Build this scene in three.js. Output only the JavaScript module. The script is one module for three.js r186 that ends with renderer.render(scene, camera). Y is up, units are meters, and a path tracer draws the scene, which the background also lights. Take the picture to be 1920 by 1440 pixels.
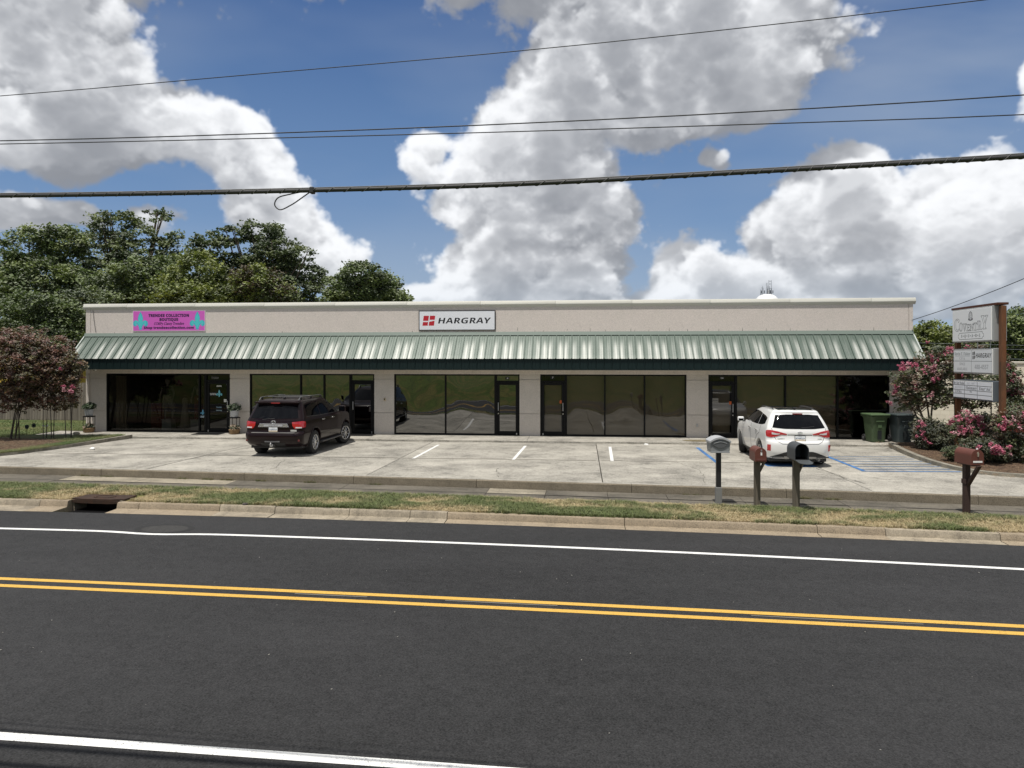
import * as THREE from 'three';
import { mergeGeometries, mergeVertices, toCreasedNormals } from 'three/addons/utils/BufferGeometryUtils.js';
import { RoundedBoxGeometry } from 'three/addons/geometries/RoundedBoxGeometry.js';
import { MarchingCubes } from 'three/addons/objects/MarchingCubes.js';
import { Brush, Evaluator, SUBTRACTION } from 'three-bvh-csg';

// ---------------------------------------------------------------- camera, sky, sun, exposure
const scene = new THREE.Scene();
const YAW = THREE.MathUtils.degToRad(5.6);
const camera = new THREE.PerspectiveCamera(2 * Math.atan(720 / 1350) * 180 / Math.PI, 4 / 3, 0.1, 3000);
camera.position.set(0, 3.1, 0);
camera.rotation.set(0, YAW, 0);
camera.setViewOffset(1920, 1440, 0, 48, 1920, 1440);        // the horizon lies a little above the middle

const renderer = new THREE.WebGLRenderer({ antialias: true });
renderer.toneMapping = THREE.LinearToneMapping;
renderer.toneMappingExposure = 1.0;
renderer.shadowMap.enabled = true;

const SUN = new THREE.Vector3(-0.15, 1, 0.29).normalize();
const sun = new THREE.DirectionalLight(new THREE.Color(1, 0.955, 0.88), 4.4);
sun.position.copy(SUN).multiplyScalar(120).add(new THREE.Vector3(-4, 0, -20));
sun.target.position.set(-4, 0, -20);
sun.castShadow = true;
sun.shadow.mapSize.set(4096, 4096);
Object.assign(sun.shadow.camera, { left: -50, right: 50, top: 50, bottom: -50, near: 1, far: 300 });
scene.add(sun, sun.target);

// ---------------------------------------------------------------- seeded randomness and noise
function rng(a) { return () => { a |= 0; a = a + 0x6D2B79F5 | 0; let t = Math.imul(a ^ a >>> 15, 1 | a); t = t + Math.imul(t ^ t >>> 7, 61 | t) ^ t; return ((t ^ t >>> 14) >>> 0) / 4294967296; }; }
const R0 = rng(12345);
const clamp = (x, a = 0, b = 1) => x < a ? a : x > b ? b : x;
const sstep = (a, b, x) => { const t = clamp((x - a) / (b - a)); return t * t * (3 - 2 * t); };
const lerp = (a, b, t) => a + (b - a) * t;
const PERM = new Uint8Array(512); { const p = [...Array(256).keys()], r = rng(77); for (let i = 255; i > 0; i--) { const j = Math.floor(r() * (i + 1)); [p[i], p[j]] = [p[j], p[i]]; } for (let i = 0; i < 512; i++) PERM[i] = p[i & 255]; }
function grad3(h, x, y, z) { h &= 15; const u = h < 8 ? x : y, v = h < 4 ? y : h === 12 || h === 14 ? x : z; return ((h & 1) ? -u : u) + ((h & 2) ? -v : v); }
function noise3(x, y, z) {
  const X0 = Math.floor(x), Y0 = Math.floor(y), Z0 = Math.floor(z), X = X0 & 255, Y = Y0 & 255, Z = Z0 & 255; x -= X0; y -= Y0; z -= Z0;
  const u = x * x * x * (x * (x * 6 - 15) + 10), v = y * y * y * (y * (y * 6 - 15) + 10), w = z * z * z * (z * (z * 6 - 15) + 10);
  const A = PERM[X] + Y, AA = PERM[A] + Z, AB = PERM[A + 1] + Z, B = PERM[X + 1] + Y, BA = PERM[B] + Z, BB = PERM[B + 1] + Z;
  return lerp(lerp(lerp(grad3(PERM[AA], x, y, z), grad3(PERM[BA], x - 1, y, z), u), lerp(grad3(PERM[AB], x, y - 1, z), grad3(PERM[BB], x - 1, y - 1, z), u), v),
    lerp(lerp(grad3(PERM[AA + 1], x, y, z - 1), grad3(PERM[BA + 1], x - 1, y, z - 1), u), lerp(grad3(PERM[AB + 1], x, y - 1, z - 1), grad3(PERM[BB + 1], x - 1, y - 1, z - 1), u), v), w);
}
const fbm = (x, y, z, o) => { let s = 0, a = 1, t = 0; for (let i = 0; i < o; i++) { s += a * noise3(x, y, z); t += a; a *= 0.5; x = x * 2.03 + 7.1; y = y * 2.03 + 3.7; z = z * 2.03 + 1.3; } return s / t; };

// ---------------------------------------------------------------- the sky: blue air with fair-weather cumulus all round
function makeSky() {
  const W = 4096, H = 2048, HH = H / 2, data = new Float32Array(W * H * 4), r = rng(4242);
  // cloud masses: azimuth from the street's view, elevation, half sizes (degrees), strength
  const C = [[-33.7, 22.3, 5.5, 4.6], [-31.2, 17.8, 4.2, 4.0], [-34.3, 14.5, 4.6, 3.4], [-30.3, 14.9, 4.4, 2.6], [-26.1, 16.0, 3.4, 2.5], [-22.9, 16.4, 3.2, 2.2], [-20.7, 15.6, 1.8, 1.9], [-27.7, 19.4, 1.7, 1.1, .7],
    [-19.6, 12.2, 2.8, 3.0], [-16.9, 9.6, 3.0, 2.5], [-14.3, 7.2, 2.4, 2.1], [-34.3, 9.3, 1.5, .9, .8], [-31.0, 9.4, 1.5, .9, .8], [-26.1, 9.7, 1.8, .9, .7],
    [9.3, 25.6, 6.2, 4.4], [15.3, 24.4, 7.2, 4.4], [5.1, 21.3, 4.6, 4.4], [11.3, 19.7, 7.0, 4.0], [1.9, 17.5, 3.8, 3.4], [19.9, 21.8, 4.8, 3.8], [22.5, 24.4, 3.2, 2.4, .9], [17.3, 18.9, 3.6, 2.1], [-1.1, 14.6, 3.8, 2.9], [3.4, 13.8, 5.0, 3.2],
    [6.6, 11.2, 3.4, 2.4], [1.7, 9.5, 5.6, 2.6], [-1.0, 6.6, 5.4, 2.1], [5.2, 7.2, 3.4, 2.1], [-5.3, 4.2, 4.4, 1.2], [-6.9, 15.7, 1.7, 1.9, .85], [-4.2, 11.4, 1.9, 1.5, .7], [24.0, 11.6, 3.9, 2.6], [26.7, 9.1, 5.4, 2.2], [21.1, 9.3, 2.8, 2.1],
    [31.9, 9.8, 3.5, 2.2], [34.8, 10.6, 2.6, 1.7], [28.7, 5.4, 8.5, 2.6], [20, 4, 8, 1.8], [3, 4.5, 5, 1.6], [33, 8, 5, 2.2], [17.9, 5.8, 4.6, 1.6], [14.3, 6.8, 2.2, 1.9], [33.4, 6.0, 4.4, 2.3], [25.0, 13.3, 1.6, 1.3], [15.9, 15.0, .8, 1.0, .75], [12.1, 4.4, 4.2, .9, .8], [36.2, 16.0, .9, 2.0, .8], [22.9, 4.6, 6.8, 1.2], [-27, 3, 5, 1.0, .6]];
  for (const c of C) { c[2] *= 1.0; c[3] *= 1.02; }
  C.push([-6, 3.0, 4, 1.0, .7], [1, 3.4, 5, 1.5, .85], [8, 3.4, 5, 1.2, .8], [15, 4.6, 4, 1.6], [26, 3.4, 9, 1.6]);
  for (let i = 0; i < 330; i++) {                              // the same kind of sky in every other direction
    const el = 2 + 66 * Math.pow(r(), 1.5), az = -180 + 360 * r(); if (Math.abs(az) < 41 && el < 29) continue;
    const k = 1 + el / 22, w = (1.8 + 3 * r()) * k / Math.cos(el * Math.PI / 180), h = (1.1 + 1.5 * r()) * k;
    C.push([az, el, w, h, .75 + .25 * r()]); C.push([az + w * (r() - .5) * 1.6, el + h * .7, w * .6, h * .7, .9]);
  }
  const GW = 1440, GH = 360, G = new Float32Array(GW * GH);   // quarter-degree grid of cloud cover
  for (const [az, el, ra, re, s = 1] of C) {
    const a0 = Math.floor((az - 2.3 * ra) * 4), a1 = Math.ceil((az + 2.3 * ra) * 4), e0 = Math.max(0, Math.floor((el - 2.3 * re) * 4)), e1 = Math.min(GH - 1, Math.ceil((el + 2.3 * re) * 4));
    for (let e = e0; e <= e1; e++) for (let a = a0; a <= a1; a++) {
      const da = (a / 4 - az) / ra; let de = (e / 4 - el) / re; if (de < 0) de *= 1.25;
      const g = s * Math.exp(-Math.pow(da * da + de * de, 1.3) * .9), i = e * GW + ((a + GW * 2) % GW); G[i] = 1 - (1 - G[i]) * (1 - g);
    }
  }
  const cover = (az, el) => { const a = ((az * 4) % GW + GW) % GW, e = clamp(el * 4, 0, GH - 1.01), a0 = Math.floor(a), e0 = Math.floor(e), fa = a - a0, fe = e - e0, a1 = (a0 + 1) % GW; return lerp(lerp(G[e0 * GW + a0], G[e0 * GW + a1], fa), lerp(G[(e0 + 1) * GW + a0], G[(e0 + 1) * GW + a1], fa), fe); };
  // the clouds are a thick shell round the viewer: light is marched through it front to back, sun from above
  const yaw = 5.6, RAD = Math.PI / 180, OCT = [0, 1, 2, 3, 4, 5].map((o) => [12.5 * Math.pow(2.07, o), .44 * Math.pow(.585, o)]);
  const dens = (az, el, d, n) => {
    const a = az * RAD, x = (1 + d) * Math.sin(a), z = (1 + d) * Math.cos(a), y = el * RAD * 1.15;
    const w1 = noise3(x * 7, y * 7, z * 7 + 3), w2 = noise3(x * 7 + 9, y * 7, z * 7), k = d / .13;
    let v = cover(az + w1 * 2.0, el + w2 * 1.5); if (v < .04) return -1; v = v * 1.25 - .595 - k * k * .34; if (v < -.62) return -1;
    for (let o = 0; o < n; o++) { const [f, am] = OCT[o], q = noise3(x * f + o * 5.3, y * f + o * 2.9, z * f); v += am * (Math.abs(q) * 2.3 - .50); }
    return v;
  };
  const zen = [.054, .126, .318], mid = [.175, .30, .515], hor = [.37, .48, .61];
  const pixel = (i, j, out) => {
    const el = (j + .5) / HH * 90, t1 = sstep(0, 13, el), t2 = sstep(7, 31, el), hz = sstep(9, 0, el), rd = ((i + .5) / W - .5) * 2 * Math.PI; let az = rd / RAD + 90 + yaw; if (az > 180) az -= 360;
    const veil = clamp(.5 * (fbm(Math.cos(rd) * 2.4, el * .12, Math.sin(rd) * 2.4, 4) + .12)) * .7 + .30 * sstep(12, 30, az) * sstep(5, 10, el) * sstep(80, 40, Math.abs(az)) * (.6 + 1.2 * fbm(az * .09, el * .3 + az * .05, 4, 4));
    for (let k = 0; k < 3; k++) out[k] = lerp(lerp(lerp(hor[k], mid[k], t1), zen[k], t2), [.42, .48, .57][k], clamp(veil));
    let T = 1, r = 0, g = 0, b = 0; const N = 20, dd = .24 / N, c0 = cover(az, el); if (c0 < .02 && cover(az + 2, el + 1) < .02 && cover(az - 2, el - 1) < .02) return;
    for (let q = 0; q < N && T > .03; q++) {
      const d = -.12 + dd * (q + .5), v = dens(az, el, d, 6); if (v <= -.02) continue;
      const ext = 1 - Math.exp(-sstep(-.02, .36, v) * dd * 85);
      let tau = 0; for (let m = 1; m <= 5; m++) { const s = .28 * m + .34 * m * m; tau += clamp(dens(az - s * .34, el + s, d - s * .009, m < 3 ? 5 : 3), 0, .4) * (.35 + .30 * m); }
      const sunl = .52 * Math.exp(-tau * 2.6) + .26 * Math.exp(-tau * .70), amb = lerp(.245, .30, Math.exp(-tau)), pw = T * ext;
      r += pw * (amb * .94 + sunl * .93); g += pw * (amb * 1.0 + sunl * .925); b += pw * (amb * 1.13 + sunl * .905); T *= 1 - ext;
    }
    const al = (1 - T); if (al <= 0) return; out[0] = lerp(out[0] * T + r, out[0] * T + al * hor[0] * 1.06, hz * .45); out[1] = lerp(out[1] * T + g, out[1] * T + al * hor[1] * 1.06, hz * .45); out[2] = lerp(out[2] * T + b, out[2] * T + al * hor[2] * 1.06, hz * .45);
  };
  const px = [0, 0, 0], i0 = Math.floor(((-90 - yaw - 42) / 360 + .5) * W), i1 = Math.ceil(((-90 - yaw + 42) / 360 + .5) * W), j1 = Math.ceil(33 / 90 * HH);
  for (let j = 0; j < HH; j += 4) for (let i = 0; i < W; i += 4) {     // finer towards the street, coarser behind the viewer
    const fine = i + 3 >= i0 && i < i1 && j < j1, n = fine ? 1 : 4;
    for (let v = 0; v < 4; v += n) for (let u = 0; u < 4; u += n) { pixel(i + u + (n - 1) / 2, j + v + (n - 1) / 2, px); for (let y = 0; y < n; y++) for (let x = 0; x < n; x++) { const o = ((j + v + y + HH) * W + i + u + x) * 4; data[o] = px[0]; data[o + 1] = px[1]; data[o + 2] = px[2]; data[o + 3] = 1; } }
  }
  for (let j = 0; j < HH; j++) for (let i = 0; i < W; i++) { const o = (j * W + i) * 4; data[o] = .3; data[o + 1] = .33; data[o + 2] = .36; data[o + 3] = 1; }
  const t = new THREE.DataTexture(data, W, H, THREE.RGBAFormat, THREE.FloatType);
  t.mapping = THREE.EquirectangularReflectionMapping; t.magFilter = THREE.LinearFilter; t.minFilter = THREE.LinearFilter; t.needsUpdate = true;
  return t;
}
const skyTexture = makeSky();
scene.background = skyTexture;
scene.environment = skyTexture;

// ---------------------------------------------------------------- naming, tagging, geometry helpers
const taken = new Map();
function numbered(name) { const n = taken.get(name) ?? 0; taken.set(name, n + 1); return n ? name + '_' + String(n).padStart(3, '0') : name; }
function tag(o, label, category, group, kind) { if (label) o.userData.label = label; if (category) o.userData.category = category; if (group) o.userData.group = group; if (kind) o.userData.kind = kind; return o; }
function thing(name, label, category, pos = [0, 0, 0], turn = 0, group) { const o = new THREE.Group(); o.name = numbered(name); o.position.set(...pos); o.rotation.y = turn; scene.add(o); return tag(o, label, category, group); }
function solo(name, geo, m, label, category, group) { const o = new THREE.Mesh(geo, m); o.name = numbered(name); scene.add(o); return tag(o, label, category, group); }
function part(parent, name, geo, m, pos, rot) { const o = new THREE.Mesh(geo, m); o.name = name; if (pos) o.position.set(...pos); if (rot) o.rotation.set(...rot); parent.add(o); return o; }
function struct(name, geo, m, label) { const o = new THREE.Mesh(geo, m); o.name = name; scene.add(o); o.userData.kind = 'structure'; if (label) o.userData.label = label; return o; }
function sgroup(name, label) { const o = new THREE.Group(); o.name = name; scene.add(o); o.userData.kind = 'structure'; if (label) o.userData.label = label; return o; }

function planarUV(g, ox = 0, oy = 0) {           // uv in metres, by the axis each face looks along
  if (g.index) g = g.toNonIndexed();
  const p = g.attributes.position, uv = new Float32Array(p.count * 2), a = new THREE.Vector3(), b = new THREE.Vector3(), c = new THREE.Vector3(), n = new THREE.Vector3();
  for (let i = 0; i < p.count; i += 3) {
    a.fromBufferAttribute(p, i); b.fromBufferAttribute(p, i + 1); c.fromBufferAttribute(p, i + 2); n.copy(b).sub(a).cross(c.clone().sub(a));
    const ax = Math.abs(n.x), ay = Math.abs(n.y), az = Math.abs(n.z);
    for (const [k, v] of [[0, a], [1, b], [2, c]]) { const q = ay >= ax && ay >= az ? [v.x, v.z] : ax > az ? [v.z, v.y] : [v.x, v.y]; uv[(i + k) * 2] = q[0] + ox; uv[(i + k) * 2 + 1] = q[1] + oy; }
  }
  g.setAttribute('uv', new THREE.BufferAttribute(uv, 2)); return g;
}
function bx(x0, x1, y0, y1, z0, z1, ox, oy) { const g = new THREE.BoxGeometry(x1 - x0, y1 - y0, z1 - z0); g.translate((x0 + x1) / 2, (y0 + y1) / 2, (z0 + z1) / 2); return planarUV(g, ox, oy); }
function rb(w, h, d, r, x = 0, y = 0, z = 0, seg = 2) { const g = new RoundedBoxGeometry(w, h, d, seg, r); g.translate(x, y, z); return planarUV(g); }
function cyl(r0, r1, h, n = 12, x = 0, y = 0, z = 0) { const g = new THREE.CylinderGeometry(r1, r0, h, n); g.translate(x, y + h / 2, z); return g.toNonIndexed(); }
function merge(list) { const l = list.map((g) => { g = g.index ? g.toNonIndexed() : g; for (const k of Object.keys(g.attributes)) if (!['position', 'normal', 'uv'].includes(k)) g.deleteAttribute(k); if (!g.attributes.uv) g.setAttribute('uv', new THREE.BufferAttribute(new Float32Array(g.attributes.position.count * 2), 2)); return g; }); return mergeGeometries(l); }
function tube(pts, r, seg = 24, rad = 6, r1) {
  const c = new THREE.CatmullRomCurve3(pts.map((p) => new THREE.Vector3(...p))), g = new THREE.TubeGeometry(c, seg, 1, rad, false), p = g.attributes.position, v = new THREE.Vector3(), q = new THREE.Vector3();
  for (let i = 0; i <= seg; i++) { c.getPointAt(i / seg, q); const rr = r1 === undefined ? r : lerp(r, r1, i / seg); for (let k = 0; k <= rad; k++) { const j = i * (rad + 1) + k; v.fromBufferAttribute(p, j).sub(q).multiplyScalar(rr).add(q); p.setXYZ(j, v.x, v.y, v.z); } }
  return g;
}
function extrude(pts, depth, bevel = 0, holes = []) {   // outline in x,y; depth along +z
  const s = new THREE.Shape(pts.map((p) => new THREE.Vector2(...p))); for (const h of holes) s.holes.push(new THREE.Path(h.map((p) => new THREE.Vector2(...p))));
  return new THREE.ExtrudeGeometry(s, { depth, bevelEnabled: bevel > 0, bevelSize: bevel, bevelThickness: bevel, bevelSegments: 2, curveSegments: 12 });
}
function polySlab(pts, y0, y1) {                        // outline in x,z seen from above
  const g = new THREE.ExtrudeGeometry(new THREE.Shape(pts.map(([x, z]) => new THREE.Vector2(x, -z))), { depth: y1 - y0, bevelEnabled: false }); g.rotateX(-Math.PI / 2); g.translate(0, y0, 0); return planarUV(g);
}
function lineFn(a, b, c, x0 = -14, x1 = 10) {            // a gently curving road line z(x), straight beyond the ends
  const f = (x) => a + b * x + c * x * x, d = (x) => b + 2 * c * x; return (x) => x < x0 ? f(x0) + d(x0) * (x - x0) : x > x1 ? f(x1) + d(x1) * (x - x1) : f(x);
}
function ribbon(zA, zB, x0, x1, y, n = 40, yB = y) {     // flat strip between two lines
  const pos = [], uv = [], idx = [], nor = [];
  for (let i = 0; i <= n; i++) { const x = lerp(x0, x1, i / n), a = zA(x), b = zB(x); pos.push(x, y, a, x, yB, b); uv.push(x, a, x, b); nor.push(0, 1, 0, 0, 1, 0); if (i < n) { const k = i * 2; idx.push(k, k + 1, k + 2, k + 2, k + 1, k + 3); } }
  const g = new THREE.BufferGeometry(); g.setAttribute('position', new THREE.Float32BufferAttribute(pos, 3)); g.setAttribute('uv', new THREE.Float32BufferAttribute(uv, 2)); g.setAttribute('normal', new THREE.Float32BufferAttribute(nor, 3)); g.setIndex(idx); return g;
}
function sweepX(prof, x0, x1, n) {                       // prof(x) -> [[z,y],...] closed section, swept along x with end caps
  const pos = [], P = []; for (let i = 0; i <= n; i++) { const x = lerp(x0, x1, i / n); P.push(prof(x).map(([z, y]) => [x, y, z])); }
  const m = P[0].length, tri = (a, b, c) => pos.push(...a, ...b, ...c);
  for (let i = 0; i < n; i++) for (let k = 0; k < m; k++) { const a = P[i][k], b = P[i][(k + 1) % m], c = P[i + 1][k], d = P[i + 1][(k + 1) % m]; tri(a, b, c); tri(c, b, d); }
  for (let k = 1; k < m - 1; k++) { tri(P[0][0], P[0][k + 1], P[0][k]); tri(P[n][0], P[n][k], P[n][k + 1]); }
  let g = new THREE.BufferGeometry(); g.setAttribute('position', new THREE.Float32BufferAttribute(pos, 3)); g.computeVertexNormals(); g = toCreasedNormals(g, 0.6); return planarUV(g);
}

// ---------------------------------------------------------------- procedural textures (linear grey or colour, tileable)
function tileNoise(cells, seed) { const r = rng(seed), L = new Float32Array(cells * cells).map(() => r()); return (u, v) => { u *= cells; v *= cells; const i = Math.floor(u), j = Math.floor(v), a = u - i, b = v - j, s = a * a * (3 - 2 * a), t = b * b * (3 - 2 * b), q = (x, y) => L[(((y % cells) + cells) % cells) * cells + ((x % cells) + cells) % cells]; return lerp(lerp(q(i, j), q(i + 1, j), s), lerp(q(i, j + 1), q(i + 1, j + 1), s), t); }; }
function tileFbm(c0, oct, seed) { const N = [...Array(oct).keys()].map((o) => tileNoise(c0 << o, seed + o)); return (u, v) => { let s = 0, a = 1, t = 0; for (const f of N) { s += a * f(u, v); t += a; a *= .55; } return s / t; }; }
function tex(w, h, fn, metresU = 1, metresV = 1, srgb = true) {
  const d = new Uint8Array(w * h * 4), e = (c) => srgb ? (c <= .0031308 ? 12.92 * c : 1.055 * Math.pow(c, 1 / 2.4) - .055) : c;
  for (let j = 0; j < h; j++) for (let i = 0; i < w; i++) { const c = fn((i + .5) / w, (j + .5) / h, i, j), o = (j * w + i) * 4, q = typeof c === 'number' ? [c, c, c] : c; for (let k = 0; k < 3; k++) d[o + k] = Math.round(clamp(e(clamp(q[k]))) * 255); d[o + 3] = 255; }
  const t = new THREE.DataTexture(d, w, h); t.wrapS = t.wrapT = THREE.RepeatWrapping; t.magFilter = THREE.LinearFilter; t.minFilter = THREE.LinearMipmapLinearFilter; t.generateMipmaps = true; if (srgb) t.colorSpace = THREE.SRGBColorSpace; t.repeat.set(1 / metresU, 1 / metresV); t.needsUpdate = true; return t;
}
function re(t, u, v) { const c = t.clone(); c.repeat.set(1 / u, 1 / v); c.needsUpdate = true; return c; }
const rgb = (r, g, b) => new THREE.Color().setRGB(r, g, b);
function mat(color, rough = .8, o = {}) { const m = new (o.clearcoat || o.transmission || o.ior || o.sheen || o.specularIntensity !== undefined ? THREE.MeshPhysicalMaterial : THREE.MeshStandardMaterial)({ color: Array.isArray(color) ? rgb(...color) : color, roughness: rough, ...o }); return m; }

const nA = tileFbm(4, 6, 10), nB = tileFbm(8, 6, 30), nC = tileFbm(32, 4, 50), nG = tileNoise(512, 71), nG2 = tileNoise(256, 72), nS = tileFbm(2, 5, 90);
// poured concrete: cloudy stains, rain streaks along x, fine sand
const T_conc = tex(1024, 1024, (u, v) => {
  const st = nS(u + .3, v * 4), cl = nB(u, v), g = nG(u, v) * .5 + nG2(u, v) * .5, sp = nC(u, v);
  let k = .62 + .26 * (cl - .5) * 2 + .27 * (st - .5) * 1.6 + .50 * (g - .5) + .22 * (sp - .5); if (nC(v, u) > .69) k *= .8;
  const w = clamp((st - .5) * 2.4); return [k * (1 + .03 * w), k * .985, k * (.95 - .04 * w)];
}, 7, 7);
// washed aggregate, as on the kerbs
const T_agg = tex(1024, 1024, (u, v) => { const g = nG(u, v), g2 = nG2(u, v), c = nB(u, v); let k = .62 + .36 * (c - .5) + .5 * (g2 - .5) + .35 * (g - .5); if (g2 * .6 + g * .4 > .76) k *= .5; return [k, k * .97, k * .92]; }, 2.6, 2.6);
// fine stucco with faint vertical dirt
const T_stuc = tex(1024, 1024, (u, v) => { const g = nG(u, v), g2 = nG2(u, v), c = nB(u, v), s = nA(u * 3, v); const k = .80 + .10 * (c - .5) + .22 * (g2 - .5) + .16 * (g - .5) + .10 * (s - .5); return [k, k * (.985 - .02 * (c - .5)), k * .975]; }, 4, 4);
const B_fine = tex(512, 512, (u, v) => nG(u, v) * .5 + nG2(u, v) * .5, 1.6, 1.6, false);
// fresh asphalt: dark binder, small stones, wheel-path sheen
const T_asph = tex(2048, 1024, (u, v, i, j) => {
  const g = nG(u * 3, v * 1.5), g2 = nG2(u * 5, v * 2.5), c = nA(u, v), s = nS(u, v * 6); let k = .46 + .28 * (c - .5) + .28 * (s - .5) + .24 * (nS(u + .2, v * 2) - .5) + .50 * (g - .5) + .45 * (g2 - .5) + .22 * (nC(u * 4, v * 2) - .5);
  const hsh = Math.sin(i * 127.1 + j * 311.7) * 43758.5453, f = hsh - Math.floor(hsh); if (f > .9982) k += 2.2 * (f - .9982) / .0018; if (f < .012) k *= .6;
  return [k, k * .995, k * 1.0];
}, 14, 7);
const T_wood = tex(256, 1024, (u, v) => { const s = nC(u * 1.2, v * .05), c = nA(u, v * .5); const k = .62 + .7 * (s - .5) + .35 * (c - .5); return [k, k * .93, k * .84]; }, .5, 2.2);
const T_rust = tex(512, 512, (u, v) => { const a = nB(u, v * .4), b = nC(u, v * .5), k = .6 + .7 * (a - .5) + .4 * (b - .5); return [k, k * (.62 - .3 * (a - .5)), k * (.34 - .3 * (a - .5))]; }, 1.2, 3);
const T_mulch = tex(1024, 1024, (u, v) => { const a = nG(u, v), b = nC(u, v), c = nB(u, v); const k = .5 + .9 * (b - .5) + .7 * (a - .5); const w = clamp((c - .5) * 3); return [k, k * lerp(.70, .84, w), k * lerp(.48, .55, w)]; }, 3, 3);
const T_turf = tex(1024, 1024, (u, v) => { const a = nG(u, v), b = nC(u, v), c = nB(u, v), k = .55 + .5 * (b - .5) + .6 * (a - .5), w = clamp((c - .42) * 4); return [k * lerp(.62, 1.1, w), k * lerp(.82, .95, w), k * lerp(.28, .52, w)]; }, 5, 5);

// road paint: worn through to the stones in specks
const T_paint = tex(1024, 512, (u, v) => { const g = nG(u * 2, v * 2), c = nA(u, v), d = nC(u, v); let k = .93 + .16 * (c - .5) + .14 * (g - .5); if (g + .5 * (d - .5) + .35 * (c - .5) > .90) k *= .35; return k; }, 6, 3);
const M = {
  lot: mat([.565, .542, .49], .9, { map: T_conc, bumpMap: B_fine, bumpScale: .004 }),
  walk: mat([.55, .525, .475], .9, { map: re(T_conc, 5, 5), bumpMap: B_fine, bumpScale: .003 }),
  sidewalk: mat([.205, .185, .152], .92, { map: re(T_conc, 6, 4), bumpMap: B_fine, bumpScale: .004 }),
  sidewalkPale: mat([.47, .42, .33], .92, { map: re(T_conc, 6, 4), bumpMap: B_fine, bumpScale: .004 }),
  kerb: mat([.45, .375, .28], .92, { map: T_agg, bumpMap: re(T_agg, 2.6, 2.6), bumpScale: .006 }),
  kerbPale: mat([.50, .435, .34], .92, { map: re(T_conc, 3, 3) }),
  riser: mat([.33, .29, .225], .95, { map: re(T_agg, 2.1, 2.1), bumpMap: re(T_agg, 2.1, 2.1), bumpScale: .01 }),
  bedKerb: mat([.42, .395, .335], .92, { map: re(T_conc, 3, 3), bumpMap: B_fine, bumpScale: .004 }),
  asphalt: mat([.046, .046, .0475], .85, { map: T_asph, bumpMap: re(T_asph, 14, 7), bumpScale: .006 }),
  white: mat([.80, .80, .78], .75, { map: T_paint }),
  yellow: mat([.66, .40, .075], .75, { map: T_paint }),
  lotWhite: mat([.72, .72, .70], .8),
  blue: mat([.10, .30, .72], .8, { map: re(T_conc, 2.2, 2.2) }),
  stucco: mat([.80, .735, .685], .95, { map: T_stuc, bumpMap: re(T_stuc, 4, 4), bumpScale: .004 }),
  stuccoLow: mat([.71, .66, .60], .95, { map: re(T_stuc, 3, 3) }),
  coping: mat([.62, .61, .55], .5, { metalness: .1 }),
  fascia: mat([.0085, .019, .0195], .45, { specularIntensity: .45 }), flash: mat([.15, .19, .165], .55),
  black: mat([.006, .006, .0065], .5, { specularIntensity: .35 }), rubber: mat([.018, .018, .019], .85), chrome: mat([.75, .75, .76], .12, { metalness: 1 }), alu: mat([.45, .45, .46], .35, { metalness: .8 }),
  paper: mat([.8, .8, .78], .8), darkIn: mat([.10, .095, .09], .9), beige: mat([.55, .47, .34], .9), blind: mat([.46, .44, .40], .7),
  wood: mat([.24, .22, .185], .9, { map: T_wood, bumpMap: re(T_wood, .5, 2.2), bumpScale: .006 }), fence: mat([.40, .385, .36], .92, { map: T_wood, bumpMap: re(T_wood, .5, 2.2), bumpScale: .006 }),
  rust: mat([.185, .13, .10], .85, { map: T_rust }), mulch: mat([.30, .26, .23], 1, { map: T_mulch, bumpMap: re(T_mulch, 3, 3), bumpScale: .05 }), turf: mat([.15, .165, .10], 1, { map: T_turf }),
  bark: mat([.20, .165, .13], .95, { map: re(T_wood, .5, 2.2) }), barkPale: mat([.36, .29, .22], .9, { map: re(T_wood, .5, 2.2) }), barkDark: mat([.07, .058, .048], .95),
  leaf: mat([1, 1, 1], .75, { vertexColors: true, transmission: .42, side: THREE.DoubleSide }), petal: mat([.9, .9, .9], .8, { vertexColors: true, transmission: .25, side: THREE.DoubleSide }),
  cable: mat([.035, .035, .037], .6), wire: mat([.03, .03, .034], .6), steel: mat([.55, .56, .57], .45, { metalness: .7 }),
};
const canvasTex = (w, h, draw) => { const c = document.createElement('canvas'); c.width = w; c.height = h; const x = c.getContext('2d'); draw(x, w, h); const t = new THREE.CanvasTexture(c); t.colorSpace = THREE.SRGBColorSpace; return t; };
function face(w, h, t, m) { return [new THREE.PlaneGeometry(w, h), new THREE.MeshStandardMaterial({ map: t, roughness: .5, ...m })]; }

// ---------------------------------------------------------------- ground, road, kerbs, sidewalk, lot
const zLot = lineFn(-17.9822, .07985, .00078), zSw = lineFn(-16.66, .0815, .0015), zKb = lineFn(-15.179, .066, .00151), zRd = lineFn(-14.717, .0574, .00205), zWh = lineFn(-13.15, .0655, .0029), zY1 = lineFn(-10.137, .043, .00106), zY2 = lineFn(-9.843, .0396, .00088);
const off = (f, d) => (x) => f(x) + d, zNear = (x) => -5.96 + .026 * x + .0004 * x * x, zBank = (x) => -5.25 + .022 * x;
const lotY = (z) => lerp(-.10, 0, clamp((z + 27.2) / 9.2));
const XL = -70, XR = 55;
{ const g = new THREE.PlaneGeometry(5000, 5000); g.rotateX(-Math.PI / 2); g.translate(0, -.62, 0); struct('ground', planarUV(g), M.turf, 'flat grassy ground reaching to the horizon'); }
{ const s = bx(-400, 400, -.6, -.045, -900, -47.5); struct('field', s, M.turf, 'grass ground behind the buildings'); }
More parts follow.
